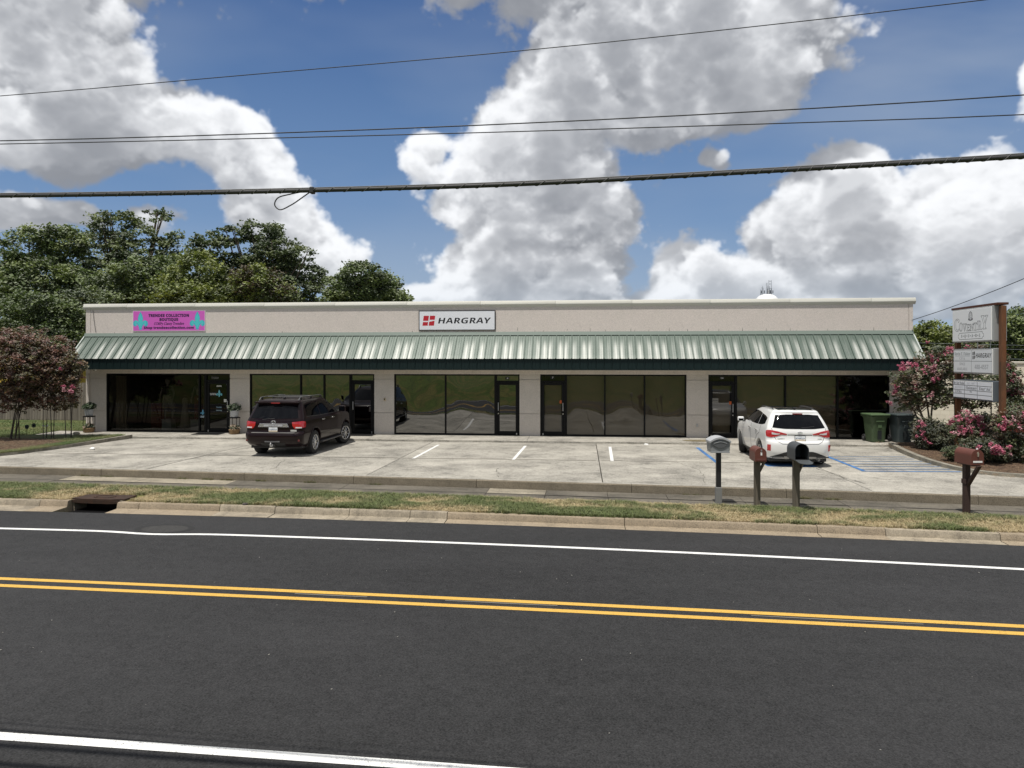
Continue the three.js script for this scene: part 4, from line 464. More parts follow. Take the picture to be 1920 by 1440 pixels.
// ---------------------------------------------------------------- cars
const catm = (a, b, c, d, t) => .5 * (2 * b + (c - a) * t + (2 * a - 5 * b + 4 * c - d) * t * t + (3 * b - a - 3 * c + d) * t * t * t);
function carShell(levels, sub, bowR, bowF, bowS) {        // levels from the sill to the roof: [y, rear z, front z, half width, rear corner, front corner]
  const rows = []; for (let i = 0; i < levels.length - 1; i++) { const q = (k) => levels[clamp(i + k, 0, levels.length - 1)]; for (let s = 0; s < sub; s++) rows.push(levels[0].map((_, k) => catm(q(-1)[k], q(0)[k], q(1)[k], q(2)[k], s / sub))); } rows.push(levels[levels.length - 1]);
  const outline = ([y, zr, zf, hw, rr, rf]) => { const o = [], L = (zr - zf) / 2, zc = (zr + zf) / 2; rr = Math.min(rr, hw * .95, L * .9); rf = Math.min(rf, hw * .95, L * .9);
    const add = (x, z) => { const s = (z - zc) / L, k = Math.pow(Math.max(0, s), 6), kf = Math.pow(Math.max(0, -s), 6), u = x / hw; o.push([x - Math.sign(x) * bowS * s * s * Math.min(1, Math.abs(u) * 1.2), y, z - bowR * u * u * k + bowF * u * u * kf]); };
    for (let i = 0; i < 20; i++) add(lerp(-(hw - rr), hw - rr, i / 20), zr);
    for (let i = 0; i < 9; i++) { const a = Math.PI / 2 * (1 - i / 9); add(hw - rr + Math.cos(a) * rr, zr - rr + Math.sin(a) * rr); }
    for (let i = 0; i < 40; i++) add(hw, lerp(zr - rr, zf + rf, i / 40));
    for (let i = 0; i < 9; i++) { const a = -Math.PI / 2 * i / 9; add(hw - rf + Math.cos(a) * rf, zf + rf + Math.sin(a) * rf); }
    for (let i = 0; i < 20; i++) add(lerp(hw - rf, -(hw - rf), i / 20), zf);
    for (let i = 0; i < 9; i++) { const a = -Math.PI / 2 * (1 + i / 9); add(-(hw - rf) + Math.cos(a) * rf, zf + rf + Math.sin(a) * rf); }
    for (let i = 0; i < 40; i++) add(-hw, lerp(zf + rf, zr - rr, i / 40));
    for (let i = 0; i < 9; i++) { const a = Math.PI - Math.PI / 2 * i / 9; add(-(hw - rr) + Math.cos(a) * rr, zr - rr + Math.sin(a) * rr); } return o; };
  const P = rows.map(outline), n = P[0].length, pos = []; for (const r of P) for (const p of r) pos.push(...p); const idx = [];
  for (let k = 0; k < P.length - 1; k++) for (let i = 0; i < n; i++) { const a = k * n + i, b = k * n + (i + 1) % n, c = a + n, d = b + n; idx.push(a, b, c, b, d, c); }
  const cap = (k, flip) => { const c = pos.length / 3, r = P[k]; pos.push(0, r[0][1] + (flip ? 0 : .004), (r[0][2] + r[Math.floor(n / 2)][2]) / 2); for (let i = 0; i < n; i++) { const a = k * n + i, b = k * n + (i + 1) % n; flip ? idx.push(c, b, a) : idx.push(c, a, b); } }; cap(0, true); cap(P.length - 1, false);
  let g = new THREE.BufferGeometry(); g.setAttribute('position', new THREE.Float32BufferAttribute(pos, 3)); g.setIndex(idx); g.computeVertexNormals(); return g;
}
function buildCar(o, S) {
  let g = carShell(S.levels, 5, S.bowR, S.bowF, S.bowS); g = toCreasedNormals(g, .55); g.setAttribute('uv', new THREE.BufferAttribute(new Float32Array(g.attributes.position.count * 2), 2));
  // outward faces, then wheel wells cut out
  let body = new Brush(g, S.paint); body.updateMatrixWorld(); const ev = new Evaluator(); ev.attributes = ['position', 'normal', 'uv']; ev.useGroups = false;
  for (const z of [S.axR, S.axF]) for (const s of [-1, 1]) { let c = new THREE.CylinderGeometry(S.well, S.well, .55, 40, 1); c.rotateZ(Math.PI / 2); const b = new Brush(c.toNonIndexed(), S.paint); b.position.set(s * (S.hw - .05), S.tyre + .01, z); b.updateMatrixWorld(); body = ev.evaluate(body, b, SUBTRACTION); body.updateMatrixWorld(); }
  const bg = body.geometry; const shell = part(o, 'body', bg, S.paint); const probe = new THREE.Mesh(bg, new THREE.MeshBasicMaterial({ side: THREE.DoubleSide })); probe.updateMatrixWorld(); bg.computeBoundingSphere();
  const full = new THREE.Mesh(g, new THREE.MeshBasicMaterial({ side: THREE.DoubleSide })); full.updateMatrixWorld();
  const rc = new THREE.Raycaster(), dirs = { L: [[-4, 0, 0], [1, 0, 0]], R: [[4, 0, 0], [-1, 0, 0]], B: [[0, 0, 6], [0, 0, -1]], F: [[0, 0, -6], [0, 0, 1]], T: [[0, 4, 0], [0, -1, 0]] };
  const hit = (d, a, b) => { const [og, dr] = dirs[d], oo = new THREE.Vector3(...og); if (d === 'L' || d === 'R') { oo.z = a; oo.y = b; } else if (d === 'T') { oo.x = a; oo.z = b; } else { oo.x = a; oo.y = b; } rc.set(oo, new THREE.Vector3(...dr)); const h = rc.intersectObject(full, false)[0]; if (!h) return null; const n = h.face.normal.clone(); if (n.dot(rc.ray.direction) > 0) n.negate(); return [h.point, n]; };
  const along = (pts, t) => { let L = 0; const l = [0]; for (let i = 1; i < pts.length; i++) { L += Math.hypot(pts[i][0] - pts[i - 1][0], pts[i][1] - pts[i - 1][1]); l.push(L); } const q = t * L; for (let i = 1; i < pts.length; i++) if (q <= l[i] + 1e-9) { const k = (q - l[i - 1]) / (l[i] - l[i - 1] || 1); return [lerp(pts[i - 1][0], pts[i][0], k), lerp(pts[i - 1][1], pts[i][1], k)]; } return pts[pts.length - 1]; };
  const patchGeo = (d, top, bot, nu, nv, off) => { const V = [], N = []; for (let j = 0; j <= nv; j++) for (let i = 0; i <= nu; i++) { const a = along(top, i / nu), b = along(bot, i / nu), h = hit(d, lerp(a[0], b[0], j / nv), lerp(a[1], b[1], j / nv)); if (h) { V.push(h[0].clone().addScaledVector(h[1], off)); N.push(h[1]); } else { V.push(null); N.push(null); } }
    const pos = [], m = nu + 1, quad = (a, b, c, e) => { if (a && b && c && e) for (const t of [a, b, c, b, e, c]) pos.push(t.x, t.y, t.z); }; for (let j = 0; j < nv; j++) for (let i = 0; i < nu; i++) quad(V[j * m + i], V[j * m + i + 1], V[(j + 1) * m + i], V[(j + 1) * m + i + 1]);
    const rim = []; for (let i = 0; i <= nu; i++) rim.push(i); for (let j = 1; j <= nv; j++) rim.push(j * m + nu); for (let i = nu - 1; i >= 0; i--) rim.push(nv * m + i); for (let j = nv - 1; j >= 0; j--) rim.push(j * m); for (let k = 0; k < rim.length - 1; k++) { const a = V[rim[k]], b = V[rim[k + 1]]; if (a && b) quad(a, b, a.clone().addScaledVector(N[rim[k]], -off - .012), b.clone().addScaledVector(N[rim[k + 1]], -off - .012)); }
    let q = new THREE.BufferGeometry(); q.setAttribute('position', new THREE.Float32BufferAttribute(pos, 3)); q = mergeVertices(q, 1e-5); q.computeVertexNormals(); return toCreasedNormals(q, .5); };
  const P = (name, d, top, bot, m, off = .004, nu = 16, nv = 8, parent = o) => part(parent, name, patchGeo(d, top, bot, nu, nv, off), m);
  const line = (d, pts, r = .005, seg = 40) => { const v = []; for (let i = 0; i <= seg; i++) { const a = along(pts, i / seg), h = hit(d, a[0], a[1]); if (h) v.push(h[0].clone().addScaledVector(h[1], r * .1).toArray()); } return v.length > 2 ? tube(v, r, v.length * 2, 5) : null; };
  const mirror = (pts) => pts.map(([a, b]) => [-a, b]);
  return { P, line, hit, mirror, probe };
}
function wheel(o, S, x, z, steer = 0) {
  const R = S.tyre, w = S.tyreW, s = Math.sign(x), prof = [[R * .60, -w / 2 + .01], [R * .70, -w / 2], [R * .94, -w / 2 + .012], [R, -w / 2 + .05], [R, w / 2 - .05], [R * .94, w / 2 - .012], [R * .70, w / 2], [R * .60, w / 2 - .01]].map(([a, b]) => new THREE.Vector2(a, b)), g = new THREE.LatheGeometry(prof, 40); g.rotateZ(-Math.PI / 2);
  const t = part(o, 'wheel', g, M.rubber, [x, R, z], [0, steer, 0]); const q = []; const disc = new THREE.CylinderGeometry(R * .62, R * .62, .02, 36); disc.rotateZ(Math.PI / 2); disc.translate(s * (w / 2 - .075), 0, 0); const inner = part(t, 'brake_disc', disc, M.black);
  for (let i = 0; i < S.spokes; i++) { const a = i / S.spokes * Math.PI * 2, b = rb(.026, R * .47, R * (S.spokes > 6 ? .066 : .16), .012); b.translate(0, R * .33, 0); b.rotateX(a); b.translate(s * (w / 2 - .028), 0, 0); q.push(b); }
  const ring = new THREE.TorusGeometry(R * .60, .018, 8, 40); ring.rotateY(Math.PI / 2); ring.translate(s * (w / 2 - .018), 0, 0); const hub = new THREE.CylinderGeometry(R * .15, R * .18, .05, 20); hub.rotateZ(s > 0 ? -Math.PI / 2 : Math.PI / 2); hub.translate(s * (w / 2 - .025), 0, 0); q.push(ring, hub); part(t, 'rim', merge(q), S.rim); return t;
}
const M_glass = mat([.003, .0035, .005], .03, { ior: 1.45, specularIntensity: .6 }), M_glassS = mat([.002, .0022, .003], .03, { ior: 1.45, specularIntensity: .22 }), M_red = mat([.42, .012, .016], .12, { clearcoat: 1, clearcoatRoughness: .04 }), M_clear = mat([.62, .60, .62], .12, { clearcoat: 1, clearcoatRoughness: .04 }), M_plast = mat([.02, .02, .021], .6), M_gap = mat([.006, .006, .006], .8);
const plateTex = (t, s) => canvasTex(256, 128, (c, W, H) => { c.fillStyle = '#dfe3e6'; c.fillRect(0, 0, W, H); c.fillStyle = '#dccdb6'; c.fillRect(0, H * .72, W, H * .28); c.fillStyle = '#1c2e52'; c.textAlign = 'center'; c.textBaseline = 'middle'; c.font = 'bold 68px sans-serif'; c.fillText(t, W / 2, H * .52, W * .92); c.font = 'bold 20px sans-serif'; c.fillText(s, W / 2, H * .12); });
function plate(o, txt, x, y, z, tilt) { const p = part(o, 'number_plate', rb(.31, .16, .012, .006), M_plast, [x, y, z], [tilt, 0, 0]); const [g, m] = face(.285, .135, plateTex(txt, 'GEORGIA')); part(p, 'plate_print', g, m, [0, 0, .008]); }
{ // white crossover
  const o = thing('parked_car', 'white crossover with black roof panel parked in the blue accessible bay', 'car', [6.22, lotY(-23.7), -23.68]);
  const paint = mat([.80, .80, .79], .28, { clearcoat: 1, clearcoatRoughness: .03 });
  const S = { paint, bowR: .12, bowF: .22, bowS: .045, axR: 1.35, axF: -1.35, hw: .94, tyre: .355, tyreW: .235, well: .405, spokes: 5, rim: mat([.55, .55, .56], .25, { metalness: .9 }),
    levels: [[.245, 2.14, -2.12, .85, .22, .35], [.30, 2.26, -2.22, .90, .24, .4], [.42, 2.335, -2.29, .925, .26, .45], [.55, 2.36, -2.31, .938, .26, .48], [.68, 2.365, -2.31, .942, .26, .5], [.76, 2.34, -2.29, .942, .25, .5], [.80, 2.295, -2.27, .942, .22, .5], [.92, 2.27, -2.2, .940, .2, .5], [1.00, 2.275, -2.06, .930, .2, .5], [1.06, 2.265, -1.72, .918, .2, .5], [1.12, 2.245, -1.22, .902, .2, .45], [1.18, 2.22, -.98, .882, .2, .4], [1.32, 2.14, -.70, .825, .2, .36], [1.45, 2.05, -.42, .765, .2, .32], [1.545, 1.99, -.20, .712, .2, .3], [1.60, 1.985, -.02, .672, .2, .3], [1.635, 1.93, .12, .62, .2, .3], [1.665, 1.70, .34, .52, .3, .3], [1.685, 1.35, .6, .36, .3, .25]] };
  const { P, line, hit, mirror } = buildCar(o, S);
  const rw = P('rear_window', 'B', [[-.60, 1.50], [-.3, 1.525], [.3, 1.525], [.60, 1.50]], [[-.735, 1.155], [-.4, 1.125], [.4, 1.125], [.735, 1.155]], M_glass, .006, 24, 10);
  part(rw, 'wiper', line('B', [[.05, 1.16], [.28, 1.18], [.42, 1.20]], .008), M_plast); part(rw, 'brake_light', rb(.28, .03, .02, .006, 0, 1.545, 2.015), mat([.18, .01, .012], .3));
  P('roof_panel', 'T', [[-.50, -.02], [.50, -.02]], [[-.50, 1.80], [0, 1.87], [.50, 1.80]], M_glass, .004, 16, 16);
  for (const [d, s] of [['L', -1], ['R', 1]]) {
    P('side_window', d, [[-.70, 1.235], [-.36, 1.44], [0, 1.525], [.28, 1.545]], [[-.88, 1.165], [-.5, 1.165], [-.1, 1.165], [.28, 1.165]], M_glassS, .004, 14, 8); P('side_window', d, [[.33, 1.545], [.7, 1.535], [1.05, 1.50]], [[.33, 1.165], [.7, 1.165], [1.05, 1.17]], M_glassS, .004, 12, 8); P('quarter_window', d, [[1.09, 1.495], [1.45, 1.46], [1.72, 1.40]], [[1.09, 1.17], [1.5, 1.19], [1.72, 1.235]], M_glassS, .004, 8, 8);
    P('window_trim', d, [[.285, 1.55], [.325, 1.55]], [[.285, 1.16], [.325, 1.16]], M_plast, .005, 2, 8);
    part(o, 'door_seam', merge([line(d, [[-.92, 1.15], [-.94, .8], [-.86, .38]], .004), line(d, [[.30, 1.16], [.33, .7], [.33, .36]], .004), line(d, [[1.38, 1.2], [1.36, .95], [1.05, .82], [.84, .62]], .004)].filter(Boolean)), M_gap);
    for (const z of [.17, 1.0]) { const h = hit(d, z, 1.0); if (h) part(o, 'door_handle', rb(.035, .03, .20, .012), mat([.7, .7, .71], .15, { metalness: .9 }), [h[0].x + s * .018, 1.0, z]); }
    P('sill_trim', d, [[-.93, .33], [.93, .33]], [[-.93, .24], [.93, .24]], M_plast, .008, 20, 3);
    const m = part(o, 'mirror', rb(.20, .15, .12, .045, 0, 0, 0, 4), paint, [s * 1.035, 1.18, -.66]); part(m, 'mirror_glass', rb(.15, .07, .01, .004), M_glassS, [0, -.025, .058]); part(m, 'mirror_foot', rb(.12, .04, .06, .015), M_plast, [-s * .11, -.07, 0]);
    const tl = P('tail_light', 'B', s < 0 ? [[-.865, 1.075], [-.78, 1.082], [-.62, 1.055], [-.36, .985]] : mirror([[-.865, 1.075], [-.78, 1.082], [-.62, 1.055], [-.36, .985]]), s < 0 ? [[-.865, .885], [-.78, .875], [-.66, .90], [-.52, .955], [-.36, .955]] : mirror([[-.865, .885], [-.78, .875], [-.66, .90], [-.52, .955], [-.36, .955]]), M_red, .014, 26, 8);
    P('lamp_lens', 'B', [[-.76, 1.02], [-.66, 1.0], [-.54, .99]].map(([a, b]) => [-s * a, b]), [[-.76, .965], [-.66, .955], [-.56, .972]].map(([a, b]) => [-s * a, b]), M_clear, .019, 12, 4, tl); P('lamp_side', d, [[2.02, 1.06], [2.17, 1.075]], [[2.06, .905], [2.17, .888]], M_red, .012, 6, 6, tl);
    P('reflector', 'B', [[-.875, .67], [-.80, .67]].map(([a, b]) => [-s * a, b]), [[-.875, .49], [-.80, .49]].map(([a, b]) => [-s * a, b]), M_red, .012, 4, 6);
    const rl = []; for (let i = 0; i <= 12; i++) { const z = lerp(.1, 1.62, i / 12); const h = hit('T', s * .575, z); rl.push([s * .575, (h ? h[0].y : 1.6) + (i === 0 || i === 12 ? .0 : .038), z]); } part(o, 'roof_rail', tube(rl, .014, 40, 8), M_plast);
    part(o, 'fog_recess', rb(.34, .035, .03, .01, s * .62, .325, 2.30), M_plast); P('head_light', 'F', [[-s * .86, .92], [-s * .5, .86]], [[-s * .86, .78], [-s * .5, .74]], M_clear, .01, 8, 5);
  }
  P('bumper_insert', 'B', [[-.46, .45], [-.34, .485], [.34, .485], [.46, .45]], [[-.80, .315], [-.3, .30], [.3, .30], [.80, .315]], M_plast, .010, 20, 5); P('skid_plate', 'B', [[-.52, .345], [.52, .345]], [[-.42, .30], [.42, .30]], mat([.40, .40, .41], .4, { metalness: .6 }), .018, 14, 4);
  part(o, 'tailgate_seam', merge([line('B', [[-.76, 1.14], [-.70, .9], [-.64, .78], [-.5, .70], [.5, .70], [.64, .78], [.70, .9], [.76, 1.14]], .0055, 90), line('B', [[-.34, .955], [.34, .955]], .009, 20)]), M_gap); P('plate_recess', 'B', [[-.50, .94], [.50, .94]], [[-.56, .80], [.56, .80]], paint, .004, 12, 4);
  { const h = hit('B', 0, .87); plate(o, 'RTW8221', 0, .86, h[0].z + .018, -.08); const e = new THREE.TorusGeometry(.062, .007, 8, 28); e.scale(1, .5, 1); const h2 = hit('B', 0, 1.02), b = part(o, 'badge', e, M.chrome, [0, 1.02, h2[0].z + .01]); const [g, m] = word('KIA', .09, .04, '#222', 'bold 90px sans-serif', '#c9cacc'); part(b, 'badge_lettering', g, m, [0, 0, .002]); const [g3, m3] = word('SORENTO', .20, .028, '#6a6c70', 'bold 30px sans-serif', '#cfcfcd'); part(o, 'model_lettering', g3, m3, [-.52, .845, hit('B', -.52, .845)[0].z + .012], [0, -.12, 0]); const [g4, m4] = word('LX AWD', .14, .028, '#6a6c70', 'bold 42px sans-serif', '#cfcfcd'); part(o, 'model_lettering', g4, m4, [.56, .845, hit('B', .56, .845)[0].z + .012], [0, .14, 0]); }
  P('windscreen', 'F', [[-.60, 1.56], [.60, 1.56]], [[-.78, 1.18], [.78, 1.18]], M_glass, .004, 16, 8); part(o, 'roof_antenna', rb(.04, .045, .14, .015, 0, 1.69, 1.75), M_plast); part(o, 'exhaust_pipe', (() => { const q = new THREE.CylinderGeometry(.04, .04, .3, 14, 1, true); q.rotateX(Math.PI / 2); return q; })(), M.alu, [.55, .22, 2.2]); part(o, 'underbody', bx(-.8, .8, .17, .26, -2.0, 2.05), M_plast);
  for (const [x, z] of [[-.80, 1.35], [.80, 1.35], [-.80, -1.35], [.80, -1.35]]) wheel(o, S, x, z, z < 0 ? -.36 : 0);
}
{ // dark maroon full-size SUV
  const o = thing('parked_car', 'dark maroon large SUV with roof rails parked at the left bay', 'car', [-9.82, lotY(-24.7), -24.72]);
  const paint = mat([.0085, .0022, .0034], .35, { clearcoat: .42, clearcoatRoughness: .02, specularIntensity: .2 });
  const S = { paint, bowR: .07, bowF: .2, bowS: .04, axR: 1.55, axF: -1.55, hw: 1.0, tyre: .40, tyreW: .275, well: .465, spokes: 10, rim: mat([.62, .62, .63], .22, { metalness: .9 }),
    levels: [[.33, 2.42, -2.30, .90, .2, .35], [.42, 2.60, -2.42, .955, .22, .4], [.54, 2.70, -2.49, .985, .22, .42], [.66, 2.725, -2.50, 1.0, .22, .42], [.74, 2.72, -2.49, 1.005, .22, .42], [.785, 2.70, -2.48, 1.005, .22, .42], [.81, 2.62, -2.46, 1.005, .18, .42], [.95, 2.60, -2.43, 1.005, .17, .42], [1.08, 2.59, -2.38, 1.0, .17, .42], [1.16, 2.58, -2.2, .99, .17, .42], [1.21, 2.565, -1.7, .975, .17, .42], [1.26, 2.545, -1.18, .955, .17, .4], [1.40, 2.47, -.90, .905, .17, .35], [1.55, 2.39, -.62, .855, .17, .32], [1.68, 2.32, -.36, .81, .17, .3], [1.755, 2.31, -.20, .775, .17, .28], [1.80, 2.29, -.06, .735, .18, .28], [1.835, 2.15, .14, .65, .25, .28], [1.855, 1.85, .42, .48, .3, .25]] };
  const { P, line, hit } = buildCar(o, S);
  const rw = P('rear_window', 'B', [[-.66, 1.655], [.66, 1.655]], [[-.79, 1.255], [0, 1.235], [.79, 1.255]], M_glass, .006, 24, 10); part(rw, 'wiper', line('B', [[.02, 1.245], [-.2, 1.235], [-.38, 1.21]], .010), M_plast);
  part(o, 'spoiler', (() => { const s = rb(1.46, .05, .22, .02, 0, 0, 0, 3), p = s.attributes.position; for (let i = 0; i < p.count; i++) { const x = p.getX(i); p.setY(i, p.getY(i) - .05 * x * x); p.setZ(i, p.getZ(i) - .12 * x * x); } s.computeVertexNormals(); return s; })(), paint, [0, 1.775, 2.36]); part(o, 'brake_light', rb(.30, .028, .02, .006, 0, 1.735, 2.43), mat([.3, .02, .02], .3));
  for (const [d, s] of [['L', -1], ['R', 1]]) {
    P('side_window', d, [[-.80, 1.34], [-.40, 1.60], [-.12, 1.705], [.12, 1.72]], [[-.95, 1.265], [-.5, 1.265], [.12, 1.265]], M_glassS, .004, 14, 8); P('side_window', d, [[.18, 1.72], [.6, 1.72], [.96, 1.71]], [[.18, 1.265], [.6, 1.27], [.96, 1.275]], M_glassS, .004, 12, 8); P('quarter_window', d, [[1.03, 1.71], [1.6, 1.69], [2.02, 1.655]], [[1.03, 1.275], [1.6, 1.29], [2.14, 1.31]], M_glassS, .004, 12, 8);
    part(o, 'window_strip', line(d, [[-1.02, 1.245], [0, 1.25], [1.2, 1.262], [2.15, 1.29]], .009, 60), M_plast); part(o, 'door_seam', merge([line(d, [[-1.02, 1.24], [-1.06, .9], [-.98, .5]], .004), line(d, [[.15, 1.25], [.15, .5]], .004), line(d, [[1.0, 1.26], [1.05, 1.0], [.95, .82]], .004)].filter(Boolean)), M_gap);
    for (const z of [-.06, .86]) { const h = hit(d, z, 1.11); if (h) part(o, 'door_handle', rb(.03, .045, .23, .014), M.chrome, [h[0].x + s * .02, 1.11, z]); }
    P('side_moulding', d, [[-1.0, .66], [1.05, .66]], [[-1.0, .60], [1.05, .60]], paint, .012, 24, 3); part(o, 'running_board', rb(.20, .05, 2.05, .02), mat([.10, .10, .105], .4, { metalness: .5 }), [s * .96, .37, 0]);
    for (const z of [1.55, -1.55]) { const a = []; for (let i = 0; i <= 24; i++) { const t = Math.PI * (i / 24) * 1.16 - .25; const yy = S.tyre + .01 + Math.sin(t) * (S.well + .025), zz = z + Math.cos(t) * (S.well + .025), h = hit(d, zz, Math.max(.36, yy)); if (h) a.push([h[0].x + s * .002, yy, zz]); } if (a.length > 4) part(o, 'wheel_arch_trim', tube(a, .022, 50, 6), paint); }
    const m = part(o, 'mirror', rb(.25, .22, .13, .05, 0, 0, 0, 4), paint, [s * 1.13, 1.36, -.72]); part(m, 'mirror_glass', rb(.2, .17, .01, .004), M_glass, [0, 0, .063]); part(m, 'mirror_foot', rb(.14, .05, .07, .02), M_plast, [-s * .12, -.09, 0]);
    const q = (l) => l.map(([a, b]) => [s * a, b]); const tl = P('tail_light', 'B', q([[.925, 1.165], [.80, 1.155], [.60, 1.135]]), q([[.925, .96], [.80, .93], [.69, .93], [.62, 1.02]]), M_red, .014, 16, 8); P('lamp_side', d, [[2.34, 1.15], [2.50, 1.165]], [[2.37, .97], [2.50, .96]], M_red, .014, 8, 6, tl); P('lamp_lens', 'B', q([[.90, .985], [.72, .985]]), q([[.90, .945], [.72, .945]]), M_clear, .019, 8, 3, tl); part(tl, 'lamp_seam', line('B', q([[.79, 1.15], [.79, .94]]), .006), M_gap);
    const rl = []; for (let i = 0; i <= 16; i++) { const z = lerp(.0, 2.18, i / 16), h = hit('T', s * .66, z); rl.push([s * .66, (h ? h[0].y : 1.8) + (i === 0 || i === 16 ? 0 : .075), z]); } const rail = part(o, 'roof_rail', tube(rl, .018, 50, 8), mat([.16, .16, .165], .35, { metalness: .7 })); for (const z of [.25, 1.1, 1.95]) { const h = hit('T', s * .66, z); part(rail, 'rail_foot', rb(.03, .1, .1, .012), M_plast, [s * .66, (h ? h[0].y : 1.8) + .04, z]); }
    P('head_light', 'F', [[-s * .9, 1.05], [-s * .55, 1.05]], [[-s * .9, .85], [-s * .55, .85]], M_clear, .01, 8, 5); part(o, 'bumper_light', rb(.06, .06, .02, .01), mat([.12, .02, .02], .4), [s * .86, .56, 2.65]);
  }
  for (const z of [.75, 1.55]) part(o, 'rail_crossbar', rb(1.30, .025, .06, .01), mat([.12, .12, .125], .4, { metalness: .6 }), [0, 1.895, z]);
  part(o, 'bumper_step', (() => { const s = rb(1.42, .018, .12, .006, 0, 0, 0, 3), p = s.attributes.position; for (let i = 0; i < p.count; i++) p.setZ(i, p.getZ(i) - .07 * p.getX(i) ** 2); return s; })(), mat([.20, .19, .19], .45), [0, .803, 2.655]); P('bumper_lower', 'B', [[-.40, .485], [.40, .485]], [[-.38, .36], [.38, .36]], M_plast, .01, 12, 5); part(o, 'bumper_cutout', rb(.5, .05, .03, .012), mat([.10, .10, .105], .4), [0, .525, 2.69]);
  part(o, 'tailgate_strip', (() => { const s = extrude([[-.50, -.05], [.50, -.05], [.45, .05], [-.45, .05]], .03, .008), p = s.attributes.position; for (let i = 0; i < p.count; i++) p.setZ(i, p.getZ(i) - .06 * p.getX(i) ** 2); s.computeVertexNormals(); return s; })(), mat([.60, .60, .62], .25, { metalness: .85 }), [0, 1.035, 2.585]); { const [g, m] = word('S E Q U O I A', .62, .06, '#4a4b50', 'bold 21px sans-serif', '#a9aaae'); part(o, 'model_lettering', g, m, [0, 1.035, 2.626]); }
  plate(o, 'CQR4331', 0, .905, 2.615, -.03); part(o, 'plate_recess', line('B', [[-.42, .80], [.42, .80]], .006, 20) ?? bx(0, .1, 0, .1, 0, .1), M_gap); part(o, 'trim_badge', rb(.20, .06, .012, .004), mat([.7, .7, .71], .25, { metalness: .6 }), [.66, .865, 2.60 - .02]);
  { const r1 = new THREE.TorusGeometry(.075, .009, 8, 30); r1.scale(1, .68, 1); const r2 = new THREE.TorusGeometry(.036, .008, 8, 24); r2.scale(.8, 1.3, 1); const r3 = new THREE.TorusGeometry(.05, .008, 8, 24); r3.scale(1, .45, 1); r3.translate(0, .022, 0); part(o, 'badge', merge([r1, r2, r3]), M.chrome, [0, 1.14, hit('B', 0, 1.14)[0].z + .012]); }
  part(o, 'tow_hitch', merge([rb(.09, .07, .30, .01, 0, .40, 2.62), rb(.06, .02, .16, .006, 0, .44, 2.76), new THREE.SphereGeometry(.028, 14, 10).translate(0, .475, 2.80)]), M.alu); part(o, 'tailgate_seam', merge([line('B', [[-.84, 1.24], [-.80, .86], [-.78, .82], [.78, .82], [.80, .86], [.84, 1.24]], .005, 90), line('B', [[-.8, 1.185], [.8, 1.185]], .004, 40)]), M_gap);
  P('windscreen', 'F', [[-.66, 1.72], [.66, 1.72]], [[-.84, 1.28], [.84, 1.28]], M_glass, .004, 16, 8); part(o, 'underbody', bx(-.85, .85, .28, .40, -2.2, 2.35), M_plast); part(o, 'roof_antenna', rb(.04, .06, .14, .015, .1, 1.87, 1.95), M_plast);
  for (const [x, z] of [[-.86, 1.55], [.86, 1.55], [-.86, -1.55], [.86, -1.55]]) wheel(o, S, x, z, z < 0 ? -.28 : 0);
}

// ---------------------------------------------------------------- plants
function foliage(blobs, o) { // small bent leaf faces in clumps through the volume of the blobs
  const r = rng(o.seed), gs = () => (r() + r() + r() - 1.5) * 1.1, pos = [], col = [], idx = [], vol = blobs.map((b) => b[3] * b[4] * b[5]), tot = vol.reduce((a, b) => a + b, 0), v = new THREE.Vector3(), t = new THREE.Vector3(), n = new THREE.Vector3(), b = new THREE.Vector3();
  let made = 0; const per = o.per ?? 34, clumps = Math.round(o.n / per);
  for (let c = 0; c < clumps; c++) {
    let q = r() * tot, k = 0; while (k < blobs.length - 1 && q > vol[k]) q -= vol[k++]; const B = blobs[k];
    let dx, dy, dz, l; do { dx = r() * 2 - 1; dy = r() * 2 - 1; dz = r() * 2 - 1; l = Math.hypot(dx, dy, dz); } while (l > 1 || l < .05); const rad = (o.hollow ?? .55) + (1 - (o.hollow ?? .55)) * Math.pow(r(), .6), kk = rad / l * (1 + .16 * noise3(dx * 2 + c, dy * 2, dz * 2));
    const cx = B[0] + dx * kk * B[3], cy = B[1] + dy * kk * B[4], cz = B[2] + dz * kk * B[5], cr = o.clump * (.6 + .8 * r()), tone = r(), hue = r(), flat = o.flat ?? .55;
    const P = o.pick(r, tone, hue, cx, cy, cz, dy * kk);
    for (let i = 0; i < per; i++) {
      const lx = cx + gs() * cr, ly = cy + gs() * cr * flat, lz = cz + gs() * cr, s = o.size * (.6 + .8 * r());
      n.set(gs(), .5 + Math.abs(gs()) * .9, gs()).normalize(); t.set(gs(), gs() * .6, gs()).cross(n).normalize(); b.copy(n).cross(t);
      const base = pos.length / 3, w = s * .5, d = s * .24; for (const [u, ww, h] of [[-s * .5, 0, 0], [0, -w, -d], [s * .55, 0, -d * .6], [0, w, -d]]) pos.push(lx + t.x * u + b.x * ww + n.x * h, ly + t.y * u + b.y * ww + n.y * h, lz + t.z * u + b.z * ww + n.z * h);
      const j = .78 + .44 * r(); for (let q2 = 0; q2 < 4; q2++) col.push(P[0] * j, P[1] * j, P[2] * j); idx.push(base, base + 1, base + 2, base, base + 2, base + 3); made++;
    }
  }
  const g = new THREE.BufferGeometry(); g.setAttribute('position', new THREE.Float32BufferAttribute(pos, 3)); g.setAttribute('color', new THREE.Float32BufferAttribute(col, 3)); g.setIndex(idx); g.computeVertexNormals(); return g;
}
const mixc = (a, b, t) => [lerp(a[0], b[0], t), lerp(a[1], b[1], t), lerp(a[2], b[2], t)];
const toneOf = (dark, mid, light) => (r, t) => t < .5 ? mixc(dark, mid, t * 2) : mixc(mid, light, t * 2 - 1);
